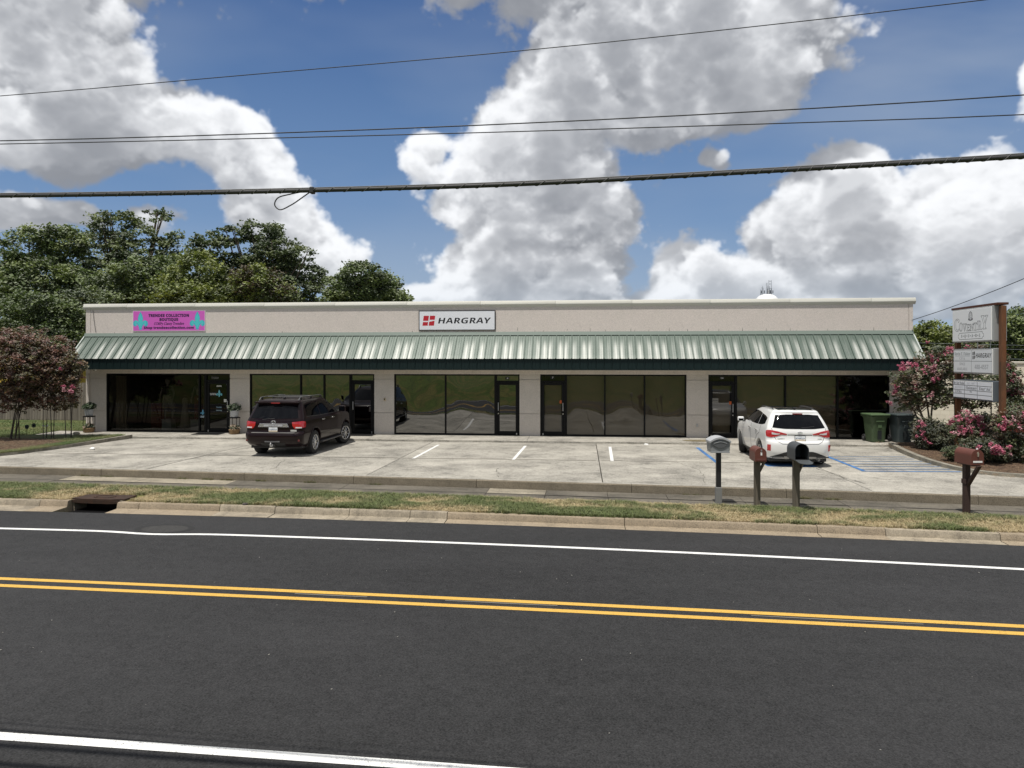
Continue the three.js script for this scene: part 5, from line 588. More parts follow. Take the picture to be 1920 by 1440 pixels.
function limbs(base, blobs, r0, seed, nb = 2) { // trunk and limbs that reach into each blob
  const r = rng(seed), out = [], top = blobs.reduce((m, b) => Math.max(m, b[1]), 0), cx = blobs.reduce((s, b) => s + b[0], 0) / blobs.length, cz = blobs.reduce((s, b) => s + b[2], 0) / blobs.length, H = lerp(base[1], top, .55), trunkTop = [lerp(base[0], cx, .6), H, lerp(base[2], cz, .6)];
  out.push(tube([base, [lerp(base[0], trunkTop[0], .35) + r0 * (r() - .5) * 2, lerp(base[1], H, .5), lerp(base[2], trunkTop[2], .5)], trunkTop], r0, 12, 8, r0 * .55));
  for (const b of blobs) for (let k = 0; k < nb; k++) { const t = .45 + .5 * r(), s = [lerp(base[0], trunkTop[0], t), lerp(base[1], H, t), lerp(base[2], trunkTop[2], t)], e = [b[0] + (r() - .5) * b[3] * 1.3, b[1] + (r() * .9 - .1) * b[4] * .9, b[2] + (r() - .5) * b[5] * 1.3], m = [lerp(s[0], e[0], .5) + (r() - .5) * r0 * 3, lerp(s[1], e[1], .42), lerp(s[2], e[2], .5)]; out.push(tube([s, m, e], r0 * .42, 10, 6, r0 * .08)); }
  return merge(out);
}
function tree(name, label, base, blobs, o) { // blobs: centre x, y, z and half sizes of the leafy masses, in metres
  const t = thing(name, label, 'tree', base); const rel = (g) => g.translate(-base[0], -base[1], -base[2]);
  part(t, 'trunk', rel(limbs(base, blobs, o.trunk ?? .3, o.seed + 1, o.nb ?? 2)), o.bark ?? M.bark); part(t, 'crown', rel(foliage(blobs, o)), M.leaf); return [t, blobs, rel];
}
const GREEN = toneOf([0.055, 0.081, 0.026], [0.122, 0.176, 0.048], [0.229, 0.280, 0.081]), OLIVE = toneOf([0.064, 0.092, 0.017], [0.156, 0.201, 0.031], [0.267, 0.307, 0.055]), DEEP = toneOf([0.043, 0.069, 0.026], [0.099, 0.139, 0.045], [0.192, 0.234, 0.076]);
tree('shade_tree', 'dark rounded tree at the far left behind the lawn', [-47.76, -.05, -59.62], [[-47.87, 12.87, -58.39, 2.18, 1.8, 1.96], [-46.25, 13.39, -59.77, 2.28, 1.61, 2.05], [-51.09, 10.67, -60.42, 1.99, 1.52, 1.79], [-46.56, 9.48, -58.62, 3.98, 2.47, 3.58], [-51.23, 7.28, -60.08, 2.84, 1.99, 2.56], [-44.09, 7.1, -58.12, 3.32, 2.13, 2.99], [-50.97, 12.3, -59.31, 1.04, 0.66, 0.94]], { n: 38000, per: 60, clump: .6, size: .23, seed: 11, pick: GREEN, trunk: .4 });
tree('shade_tree', 'tallest airy tree with flat-topped open crown left of the gap', [-43.99, -.05, -66.02], [[-44.3, 16.03, -64.71, 2.28, 1.14, 2.05], [-46.57, 16.79, -65.77, 1.04, 0.73, 0.93], [-42.27, 17.29, -67.12, 1.66, 0.47, 1.49], [-40.77, 16.54, -66.13, 0.73, 0.36, 0.65], [-46.81, 13.9, -66.5, 2.7, 1.97, 2.43], [-41.45, 13.3, -64.46, 3.21, 2.07, 2.89], [-39.96, 14.71, -66.42, 1.56, 0.83, 1.4], [-39.32, 13.65, -67.01, 0.93, 0.62, 0.84], [-43.42, 10.07, -64.77, 4.67, 2.85, 4.2]], { n: 30000, per: 56, clump: .52, size: .23, seed: 23, pick: DEEP, trunk: .42, flat: .38, nb: 3 });
tree('shade_tree', 'large dark tree with ragged layered crown above the pink sign right', [-29.31, -.05, -63.44], [[-33.4, 12.92, -62, 1.86, 1.66, 1.67], [-32.13, 14.44, -63.17, 1.47, 0.98, 1.32], [-29.72, 14.84, -64.56, 2.05, 1.08, 1.85], [-27.74, 13.29, -63.1, 1.76, 1.08, 1.58], [-28.93, 12.11, -64.3, 2.93, 1.47, 2.64], [-25.44, 12.26, -62.89, 1.66, 0.88, 1.5], [-24.44, 10.53, -63.92, 1.27, 1.17, 1.14], [-31.16, 10.75, -65.19, 3.42, 2.2, 3.08], [-26.32, 9.24, -62.97, 2.74, 1.66, 2.46], [-27.04, 11.56, -64.08, 1.47, 0.98, 1.32]], { n: 34000, per: 54, clump: .52, size: .23, seed: 37, pick: DEEP, trunk: .42, flat: .4, nb: 3 });
tree('shade_tree', 'yellow-green tree in front of the tall dark trees above the awning', [-29.82, -.05, -53.34], [[-29.1, 9.59, -52.2, 2.16, 1.58, 1.94], [-31.47, 8.37, -53.18, 2.49, 1.41, 2.24], [-28.54, 8.48, -54.64, 2.07, 1.41, 1.87], [-28.86, 7.66, -52.39, 3.73, 1.24, 3.36]], { n: 24000, per: 52, clump: .48, size: .19, seed: 41, pick: OLIVE, trunk: .3 });
tree('shade_tree', 'olive tree with brownish tints low above the parapet', [-24.38, -.05, -51.87], [[-24.03, 8.76, -50.96, 1.68, 1.12, 1.51], [-23.38, 7.98, -51.97, 2.08, 1.04, 1.87], [-26, 7.82, -52.61, 1.6, 0.96, 1.44]], { n: 16000, per: 52, clump: .45, size: .18, seed: 43, pick: (r, t, h) => h > .75 ? [.085, .062, .026] : OLIVE(r, t), trunk: .25 });
tree('shade_tree', 'smaller round tree standing alone left of the HARGRAY sign', [-18.02, -.05, -58.52], [[-17.94, 9.96, -57.53, 1.78, 1.07, 1.6], [-19.66, 8.97, -58.36, 1.69, 1.24, 1.52], [-16.94, 9.28, -59.53, 1.6, 1.07, 1.44], [-15.29, 8.23, -58.49, 1.07, 0.62, 0.96], [-18.28, 8.38, -59.37, 3.11, 0.98, 2.8], [-20.63, 8.04, -57.76, 0.89, 0.89, 0.8]], { n: 22000, per: 52, clump: .48, size: .2, seed: 47, pick: GREEN, trunk: .28 });
tree('shade_tree', 'bright green low tree behind the crape myrtles at the left', [-33.16, -.05, -40.96], [[-32.91, 6.2, -40.14, 1.5, 0.85, 1.35], [-31.93, 5.77, -41.08, 1.43, 0.91, 1.29], [-35.42, 4.83, -41.55, 1.43, 0.85, 1.29], [-32.11, 4.13, -40.51, 1.96, 1.11, 1.76], [-30.91, 4.8, -41.44, 0.91, 0.98, 0.82]], { n: 26000, per: 54, clump: .4, size: .145, seed: 53, pick: (r, t) => mixc(GREEN(r, t), [.10, .15, .03], t > .6 ? .6 : .1), trunk: .2 });
tree('shade_tree', 'dark tree filling the gap beside the left end of the building', [-35.1, -.05, -46.8], [[-34.22, 6.82, -46.13, 1.33, 1.26, 1.2], [-35.55, 3.54, -46.75, 1.48, 1.48, 1.33], [-39, 2.42, -47.67, 2.22, 1.33, 2], [-39.85, 2.81, -45.81, 1.85, 1.85, 1.67], [-34.32, 5.78, -47.08, 0.74, 1.48, 0.67]], { n: 18000, per: 52, clump: .48, size: .17, seed: 59, pick: DEEP, trunk: .25 });
tree('shade_tree', 'broad mid-green tree filling the middle of the left tree mass', [-35.49, -.05, -56.81], [[-35.1, 9.66, -55.1, 3.11, 1.78, 2.8], [-38.81, 8.74, -56.48, 2.67, 1.6, 2.4], [-34.67, 10.86, -57.79, 1.6, 1.07, 1.44], [-36.56, 7.98, -55.58, 4, 1.16, 3.6]], { n: 24000, per: 52, clump: .5, size: .2, seed: 73, pick: GREEN, trunk: .3 });
tree('shade_tree', 'bright green rounded tree between the building and the pylon sign', [28.12, -.05, -61.04], [[27.39, 4.96, -60.14, 1.46, 1.03, 1.31], [29.32, 4.73, -61.15, 1.29, 1.03, 1.16], [27.21, 4.27, -61.57, 1.12, 1.03, 1.01], [30.07, 4.47, -60.86, 1.29, 1.03, 1.16], [28.96, 3.62, -61.96, 3.01, 1.03, 2.71]], { n: 24000, per: 52, clump: .45, size: .18, seed: 61, pick: OLIVE, trunk: .3 });
tree('shade_tree', 'tall dark tree behind the block wall right of the sign', [33.55, -.05, -59.56], [[32.7, 5.56, -58.87, 1.08, 1, 0.97], [34.17, 6.09, -59.62, 1.24, 1.08, 1.12], [33.18, 4.24, -60.32, 1.41, 1.08, 1.27], [34.25, 4.21, -59.09, 1.91, 1.41, 1.72], [33.69, 3.18, -60.16, 2.07, 0.91, 1.87]], { n: 22000, per: 52, clump: .45, size: .18, seed: 67, pick: GREEN, trunk: .32 });
tree('shade_tree', 'dark low tree behind the pylon sign panels', [33.71, -.05, -65.6], [[33.02, 3.86, -64.24, 2.3, 1.19, 2.07], [31.89, 3.28, -65.42, 2.76, 0.73, 2.48], [35.67, 3.29, -66.83, 1.84, 0.92, 1.65]], { n: 16000, per: 52, clump: .5, size: .19, seed: 71, pick: DEEP, trunk: .25 });
// crape myrtles: many slim stems, small leaves, pink flower heads
function blossoms(list, o) { const r = rng(o.seed), pts = list.map(([x, y, z, R, n]) => { const p = [x, y, z], out = []; for (let i = 0; i < n; i++) { const a = r() * 6.283, c = r() * 2 - 1, q = R * (.35 + .65 * Math.pow(r(), .5)); out.push([p[0] + Math.cos(a) * Math.sqrt(1 - c * c) * q, p[1] + c * q * .8, p[2] + Math.sin(a) * Math.sqrt(1 - c * c) * q, .055, .08, .055]); } return out; }).flat();
  return foliage(pts, { n: pts.length * (o.per ?? 26), per: o.per ?? 26, clump: .05, size: o.size ?? .042, seed: o.seed + 9, flat: 1, hollow: .1, pick: (rr, t, h) => h > .72 ? [.66, .36, .40] : mixc([.45, .085, .16], [.70, .20, .31], t) }); }
function crape(label, base, stems, blobs, flowers, o) {
  const r = rng(o.seed), t = thing(o.name ?? 'crape_myrtle', label, o.cat ?? 'tree', base), rel = (g) => g.translate(-base[0], -base[1], -base[2]);
  for (let i = 0; i < stems; i++) { const B = blobs[i % blobs.length], a = i / stems * 6.283 + r(), s0 = [base[0] + Math.cos(a) * o.spread, base[1], base[2] + Math.sin(a) * o.spread], e = [B[0] + (r() - .5) * B[3] * .8, B[1] + B[4] * .3, B[2] + (r() - .5) * B[5] * .8], m = [lerp(s0[0], e[0], .35) + (r() - .5) * .05, lerp(s0[1], e[1], .45), lerp(s0[2], e[2], .35)], gs = [tube([s0, m, e], o.stem, 14, 7, o.stem * .35)];
    for (let k = 0; k < (o.twigs ?? 3); k++) { const q = blobs[Math.floor(r() * blobs.length)], f = [lerp(m[0], e[0], .2 + .5 * r()), lerp(m[1], e[1], .2 + .5 * r()), lerp(m[2], e[2], .2 + .5 * r())]; gs.push(tube([f, [lerp(f[0], q[0], .5), lerp(f[1], q[1], .4), lerp(f[2], q[2], .5)], [q[0] + (r() - .5) * q[3], q[1] + (r() - .3) * q[4], q[2] + (r() - .5) * q[5]]], o.stem * .4, 8, 5, o.stem * .1)); } part(t, 'stem', rel(merge(gs)), o.bark ?? M.barkDark); }
  part(t, 'crown', rel(foliage(blobs, o)), M.leaf); if (flowers?.length) part(t, 'blossom', rel(blossoms(flowers, { seed: o.seed + 5, size: o.fs })), M.petal); return t;
}
const RUSSET = (r, t, h) => h > .66 ? mixc([.12, .058, .042], [.32, .165, .12], t) : h > .34 ? mixc([.085, .056, .028], [.23, .15, .075], t) : mixc([.066, .066, .026], [.19, .165, .06], t);
const CR = { per: 24, clump: .14, size: .078, flat: .6, hollow: .35 };
crape('reddish crape myrtle with a thick leaning trunk at the left frame edge', [-22.51, .02, -25.42], 3, [[-22.17, 2.74, -25.11, 1.14, 1.3, 1.14], [-22.07, 3.35, -25.76, 0.98, 0.94, 0.98], [-22.75, 3.75, -25.4, 1.02, 0.81, 1.02], [-21.51, 2.03, -25.28, 0.81, 0.9, 0.81]], [], { ...CR, n: 10500, seed: 101, pick: RUSSET, spread: .12, stem: .075, bark: M.barkPale });
crape('reddish crape myrtle on a cluster of slim dark stems, second from left', [-21.68, .02, -25.61], 5, [[-21.19, 2.74, -25.37, 0.94, 1.14, 0.94], [-21.33, 3.76, -25.94, 0.98, 0.61, 0.98], [-21.62, 1.71, -25.61, 0.74, 0.7, 0.74], [-20.64, 3.18, -25.49, 0.74, 0.74, 0.74]], [], { ...CR, n: 10000, seed: 113, pick: RUSSET, spread: .16, stem: .022 });
crape('reddish crape myrtle on thin stems beside the garden stakes', [-20.54, .02, -25.92], 4, [[-20.45, 2.73, -25.67, 0.86, 0.91, 0.86], [-20.92, 1.79, -26.12, 0.78, 0.7, 0.78], [-20.24, 3.45, -25.95, 0.7, 0.54, 0.7], [-19.97, 2.53, -25.8, 0.58, 0.7, 0.58]], [[-19.96, 3.55, -25.68, 0.2, 4]], { ...CR, n: 9500, seed: 127, pick: RUSSET, spread: .18, stem: .018 });
crape('crape myrtle with deep pink heads nearest the left building corner', [-19.6, .02, -25.81], 3, [[-19.51, 2.43, -25.66, 0.53, 0.82, 0.53], [-19.86, 1.6, -25.95, 0.53, 0.57, 0.53], [-19.38, 2.73, -25.83, 0.37, 0.45, 0.37], [-19.72, 3.04, -25.65, 0.49, 0.45, 0.49]], [[-19.39, 2.64, -25.23, 0.16, 2], [-19.24, 1.88, -25.14, 0.26, 7], [-18.96, 1.98, -25.27, 0.2, 4]], { ...CR, n: 5200, seed: 131, pick: RUSSET, spread: .10, stem: .020 });
const CRG = (r, t, h) => h > .66 ? mixc([.10, .068, .042], [.25, .155, .10], t) : mixc([.05, .074, .026], [.155, .18, .062], t);
crape('pink flowering crape myrtle in front of the right building corner', [12.12, .02, -26.51], 5, [[11.25, 2.17, -26.26, 0.56, 0.56, 0.56], [12.03, 2.57, -26.69, 0.63, 0.63, 0.63], [11.1, 1.74, -26.41, 0.41, 0.45, 0.41], [12.37, 2.77, -26.39, 0.49, 0.56, 0.49], [11.91, 1.73, -26.7, 0.71, 0.49, 0.71], [12.59, 2.11, -26.56, 0.56, 0.67, 0.56], [12.16, 3.32, -26.4, 0.37, 0.37, 0.37]], [[11.08, 2.8, -26.11, 0.22, 11], [11.42, 2.86, -26.24, 0.2, 8], [11.88, 2.75, -26.08, 0.26, 14], [11.98, 3.1, -26.19, 0.22, 10], [12.45, 3.27, -26.34, 0.2, 9], [12.81, 3.38, -26.58, 0.16, 7], [12.15, 2.37, -26.11, 0.2, 8], [10.74, 1.93, -26.17, 0.15, 6], [10.83, 2.17, -26.18, 0.12, 4], [11.92, 1.86, -25.99, 0.16, 6], [10.61, 1.56, -26.16, 0.08, 3], [11.95, 3.6, -26.39, 0.14, 5], [11.43, 2.13, -25.94, 0.2, 5]], { ...CR, n: 7800, seed: 151, pick: CRG, spread: .10, stem: .042, bark: M.bark, twigs: 4 });
crape('leafy crape myrtle directly behind the pylon sign', [13.78, .02, -28.28], 4, [[14.4, 1.66, -28.1, 0.79, 0.4, 0.79], [14.06, 1.84, -28.46, 0.52, 0.56, 0.52], [14.67, 2.31, -28.37, 0.79, 0.28, 0.79], [15, 1.85, -28.28, 0.4, 0.44, 0.4], [13.94, 2.74, -28.42, 0.4, 0.71, 0.4], [14.38, 3.44, -28.34, 0.6, 0.24, 0.6]], [[13.98, 3.57, -28, 0.16, 4], [13.53, 3.34, -27.95, 0.2, 5], [13.82, 2.55, -27.98, 0.2, 3]], { ...CR, n: 6800, seed: 163, pick: CRG, spread: .12, stem: .035, bark: M.barkDark });
crape('loose pink crape myrtle right of the brown sign posts', [15.15, .02, -27.21], 4, [[15.04, 2.19, -27.08, 0.38, 0.76, 0.38], [15.42, 1.71, -27.37, 0.46, 0.53, 0.46], [14.96, 2.76, -27.19, 0.27, 0.46, 0.27], [14.98, 1.44, -27.07, 0.42, 0.34, 0.42]], [[14.84, 2.76, -26.98, 0.16, 5], [15.03, 2.44, -26.89, 0.2, 7], [15.21, 1.92, -26.91, 0.2, 7], [14.93, 2.01, -26.89, 0.2, 6]], { ...CR, n: 4300, seed: 173, pick: CRG, spread: .08, stem: .022 });
const SH = { per: 26, clump: .12, size: .062, flat: .7, hollow: .3, spread: .14, stem: .016, name: 'flowering_shrub', cat: 'shrub', twigs: 3 };
crape('dark shrub with sparse pink flowers behind the end of the lot kerb', [11.96, .02, -25.89], 4, [[11.8, 0.39, -25.69, 0.62, 0.4, 0.62], [11.72, 0.76, -26, 0.44, 0.36, 0.44], [12.25, 0.49, -25.92, 0.47, 0.47, 0.47], [11.43, 0.56, -25.74, 0.33, 0.26, 0.33]], [[11.2, 0.59, -25.41, 0.12, 3], [11.46, 0.33, -25.24, 0.14, 4], [11.33, 0.89, -25.53, 0.18, 4], [11.78, 0.36, -25.27, 0.1, 2]], { ...SH, n: 7000, seed: 181, pick: toneOf([.024, .036, .015], [.055, .068, .026], [.115, .11, .05]) });
crape('bright pink flowering shrub between the two sign posts', [12.65, .02, -24.55], 5, [[12.5, 0.66, -24.33, 0.69, 0.41, 0.69], [12.25, 0.89, -24.63, 0.38, 0.41, 0.38], [12.96, 0.99, -24.58, 0.45, 0.41, 0.45], [12.58, 1.17, -24.41, 0.45, 0.24, 0.45]], [[11.67, 1.16, -23.85, 0.16, 9], [12.01, 1.32, -23.99, 0.16, 10], [11.79, 0.87, -23.76, 0.18, 9], [12.21, 1.12, -23.91, 0.22, 12], [12.48, 1.2, -24.03, 0.16, 9], [12.27, 0.87, -23.81, 0.2, 5], [12.54, 1.01, -23.94, 0.14, 4], [11.54, 0.76, -23.84, 0.14, 5]], { ...SH, n: 6500, seed: 191, pick: CRG });
crape('green and pink shrub at the right frame edge by the front post', [12.88, .02, -22.87], 4, [[12.68, 1.08, -22.7, 0.48, 0.57, 0.48], [13.11, 1.45, -23.01, 0.41, 0.38, 0.41], [12.56, 0.5, -22.83, 0.48, 0.38, 0.48], [12.89, 0.48, -22.69, 0.57, 0.41, 0.57]], [[12.47, 1.26, -22.32, 0.26, 7], [12.69, 1.54, -22.34, 0.2, 5], [12.19, 1.11, -22.3, 0.1, 3], [12.74, 1.11, -22.35, 0.2, 7], [12.38, 0.43, -22.11, 0.2, 4]], { ...SH, n: 7800, seed: 197, pick: CRG });
crape('low dark shrub with pink heads behind the right mailbox', [12.03, .02, -22.48], 4, [[11.77, 0.45, -22.33, 0.41, 0.28, 0.41], [12.22, 0.29, -22.61, 0.38, 0.25, 0.38], [11.61, 0.46, -22.44, 0.25, 0.25, 0.25], [11.33, 0.5, -22.34, 0.25, 0.16, 0.25]], [[11.69, 0.54, -21.84, 0.16, 14], [11.32, 0.55, -21.91, 0.06, 4], [11.89, 0.41, -21.86, 0.1, 4]], { ...SH, n: 5000, seed: 211, pick: toneOf([.024, .038, .015], [.062, .074, .028], [.13, .13, .06]) });
crape('clipped round green bush at the kerb side of the bed', [11.05, .02, -22.79], 4, [[11, 0.3, -22.69, 0.3, 0.21, 0.3], [11.27, 0.23, -22.88, 0.22, 0.18, 0.22]], [], { ...SH, n: 4200, per: 30, clump: .05, size: .034, seed: 223, pick: toneOf([.03, .05, .015], [.07, .10, .03], [.13, .16, .05]), name: 'round_bush', cat: 'bush' });
crape('low red-leaved shrub beside the clipped bush', [11.57, .02, -23.04], 3, [[11.52, 0.3, -22.96, 0.26, 0.21, 0.26], [11.82, 0.19, -23.12, 0.19, 0.16, 0.19]], [[11.35, 0.47, -22.62, 0.1, 3]], { ...SH, n: 2600, seed: 227, pick: RUSSET });
// grass: separate blades on the verge, shorter on the lawn
function grassField(name, label, n, fn, seed, hue, parent) {
  const r = rng(seed), pos = [], blade = (a, lean, h, w, ox, oz) => { const c = Math.cos(a), s = Math.sin(a), nx = -s * w, nz = c * w; const p0 = [ox - nx, 0, oz - nz], p1 = [ox + nx, 0, oz + nz], m0 = [ox + c * lean * .4 - nx * .7, h * .6, oz + s * lean * .4 - nz * .7], m1 = [ox + c * lean * .4 + nx * .7, h * .6, oz + s * lean * .4 + nz * .7], t = [ox + c * lean, h, oz + s * lean]; pos.push(...p0, ...p1, ...m0, ...m0, ...p1, ...m1, ...m0, ...m1, ...t); };
  for (let i = 0; i < 7; i++) blade(r() * 6.28, .3 + .8 * r(), .5 + .5 * r(), .045, (r() - .5) * .7, (r() - .5) * .7);
  const g = new THREE.BufferGeometry(); g.setAttribute('position', new THREE.Float32BufferAttribute(pos, 3)); g.computeVertexNormals();
  const im = new THREE.InstancedMesh(g, mat([1, 1, 1], .8, { side: THREE.DoubleSide, transmission: .25 }), n), d = new THREE.Object3D(), c = new THREE.Color();
  for (let i = 0; i < n; i++) { const q = fn(r); d.position.set(q[0], q[1], q[2]); d.rotation.y = r() * 6.283; d.scale.set(q[3] * 1.1, q[3] * (.7 + .6 * r()) * (q[4] ?? 1), q[3] * 1.1); d.updateMatrix(); im.setMatrixAt(i, d.matrix); const k = hue(q[0], q[2], r); im.setColorAt(i, c.setRGB(...k)); }
  im.name = name; im.userData.kind = 'stuff'; if (parent) parent.add(im); else { scene.add(im); tag(im, label, 'grass', null, 'stuff'); } return im;
}
const dry = (x, z) => clamp(.40 + 2.1 * fbm(x * .5, z * .9, 3.3, 3) + .5 * noise3(x * 2.2, z * 2.5, 8));
grassField('verge_grass', 'patchy green and straw coloured grass strip along the street kerb', 46000, (r) => { const x = -17.5 + 28.5 * r(), t = r(), z = lerp(zSw(x) - .08, zKb(x) + .06, t), b = clamp(1.35 - dry(x, z)); if (Math.abs(x + 11.2) < .78 && z > -16.45) return [x, -.6, z, .03]; return [x, -.21, z, .045 + .055 * b * (.6 + .8 * r()), .9]; }, 303, (x, z, r) => { const d = clamp(dry(x, z) + (r() - .5) * .5), j = .75 + .5 * r(), k = mixc([.12, .155, .042], [.50, .405, .235], d * d * (3 - 2 * d)); return [k[0] * j, k[1] * j, k[2] * j]; });
grassField('kerb_weeds', 'tufts of grass along the foot of the lot edge wall', 260, (r) => { const xs = [-13.9, -13.2, -10.9, -10.2, -9.6, -8.6, -7.2, -5.4, 2.6, 5.2, 5.8], x = xs[Math.floor(r() * xs.length)] + (r() - .5) * .35; return [x, -.2, zLot(x) + .03, .03 + .06 * r()]; }, 311, (x, z, r) => [.12 + .06 * r(), .15, .05]);
grassField('lawn_blades', 'short green grass blades', 26000, (r) => { const x = -18.4 - 16 * Math.pow(r(), 1.2), z = lerp(-32.8, -26.2, r()); return x > -22.4 && z > -28.9 ? [x, -.3, z, .02] : [x, .0, z, .05 + .05 * r()]; }, 317, (x, z, r) => { const j = .7 + .6 * r(), d = clamp(.35 + fbm(x * .4, z * .6, 1, 2)); const k = mixc([.105, .165, .04], [.26, .25, .10], d); return [k[0] * j, k[1] * j, k[2] * j]; }, leftBed);
grassField('kerb_grass', 'grass edge inside the left kerb', 9000, (r) => { const t = r(), z = lerp(-27.1, -20.6, t), xk = -18.15 - .5 * Math.pow(clamp((z + 25) / 4.2), 2) - .3 * clamp((z + 22) / 1.4); const w = z < -25.3 ? 1.6 : .75; return [xk - w * r() * r() - .05, .0, z, .05 + .06 * r()]; }, 331, (x, z, r) => { const j = .7 + .6 * r(), d = clamp(.3 + fbm(x, z, 1, 2)); const k = mixc([.10, .155, .04], [.30, .26, .12], d); return [k[0] * j, k[1] * j, k[2] * j]; }, leftBed);
grassField('mulch_litter', 'dry leaf litter on the mulch', 9000, (r) => { const x = 10.6 + 9 * r(), z = lerp(-27.6, -19.6, r()); return [x, .03, z, .03 + .03 * r(), .5]; }, 337, (x, z, r) => { const j = .6 + .8 * r(); return [.24 * j, .16 * j, .09 * j]; }, rightBed);
grassField('bed_litter', 'dry straw on the left bed', 5000, (r) => [-18.8 - 10 * r(), .02, lerp(-25.8, -22.2, r()), .03 + .03 * r(), .5], 339, (x, z, r) => { const j = .6 + .8 * r(); return [.26 * j, .19 * j, .11 * j]; }, leftBed);
// plant stands by the boutique door
function potStand(label, x, seed) { const z = -28.35, o = thing('plant_stand', label, 'plant stand', [x, 0, z], 0); const legs = []; for (const [a, b] of [[-.16, -.14], [.16, -.14], [-.16, .14], [.16, .14]]) part(o, 'leg', rb(.018, .66, .018, .004, a, .33, b), M.black); part(o, 'shelf', rb(.36, .045, .32, .01, 0, .665, 0), M.black);
  const p = [[.0, 0], [.13, 0], [.15, .03], [.175, .25], [.19, .27], [.175, .28], [.16, .26], [.0, .255]].map(([a, b]) => new THREE.Vector2(a, b)), pot = thing('flower_pot', label.replace('black metal stand', 'grey pot of white-flecked leaves on the stand'), 'plant pot', [x, .69, z]); part(pot, 'pot', new THREE.LatheGeometry(p, 28), mat([.42, .43, .44], .5)); part(pot, 'soil', new THREE.CylinderGeometry(.16, .16, .01, 20), M.mulch, [0, .25, 0]);
  part(pot, 'foliage', foliage([[0, .40, 0, .26, .15, .24]], { n: 1500, per: 15, clump: .05, size: .05, seed, flat: .8, hollow: .3, pick: (r, t, h) => h > .8 ? [.42, .44, .36] : mixc([.03, .06, .025], [.09, .15, .06], t) }), M.leaf);
  const low = thing('flower_pot', label.replace('black metal stand', 'wicker basket of pale flowers under the stand'), 'flower basket', [x + .02, 0, z + .04]); const rows = []; for (let k = 0; k < 5; k++) { const t = new THREE.TorusGeometry(.17 + .008 * k, .022, 6, 28); t.rotateX(Math.PI / 2); t.translate(0, .025 + k * .038, 0); rows.push(t); } part(low, 'basket', merge(rows), mat([.26, .17, .09], .9)); part(low, 'soil', new THREE.CylinderGeometry(.17, .16, .15, 20), M.mulch, [0, .09, 0]); part(low, 'foliage', foliage([[0, .27, 0, .22, .10, .22]], { n: 900, per: 15, clump: .05, size: .05, seed: seed + 1, flat: .8, hollow: .2, pick: (r, t, h) => h > .6 ? [.55, .45, .34] : mixc([.035, .06, .025], [.10, .14, .06], t) }), M.leaf); }
potStand('black metal stand left of the boutique window', -20.62, 401); potStand('black metal stand right of the boutique door', -14.25, 409);
{ // small ornaments in the left bed
  const o = thing('garden_stake', 'white metal butterfly stake in the left bed', 'garden ornament', [-21.2, 0, -26.6]); part(o, 'rod', cyl(.006, .006, .42, 6), M.steel); const w = [[0, 0], [.10, .06], [.13, .02], [.09, -.03], [.05, -.02], [0, -.01]]; for (const s of [-1, 1]) { const g = extrude(w.map(([a, b]) => [a * s, b]), .004); part(o, 'wing', g, M.paper, [0, .42, 0]); }
  for (const [x, h, l] of [[-22.15, .36, 'dark round flower-head stake left of the white butterfly stake'], [-21.85, .42, 'dark round flower-head stake next to the white butterfly stake']]) { const q = thing('garden_stake', l, 'garden ornament', [x, 0, -26.8]); part(q, 'rod', cyl(.006, .006, h, 6), M.black); const dsk = new THREE.CylinderGeometry(.09, .09, .012, 14); dsk.rotateX(Math.PI / 2); part(q, 'flower_disc', dsk, mat([.03, .045, .04], .7), [0, h, 0]); const c = new THREE.SphereGeometry(.03, 10, 8); part(q, 'flower_centre', c, M.black, [0, h, .01]); }
  stone(-20.4, .05, -27.3, .11, M.sidewalkPale, 'tan rock on the path left of the walkway'); }

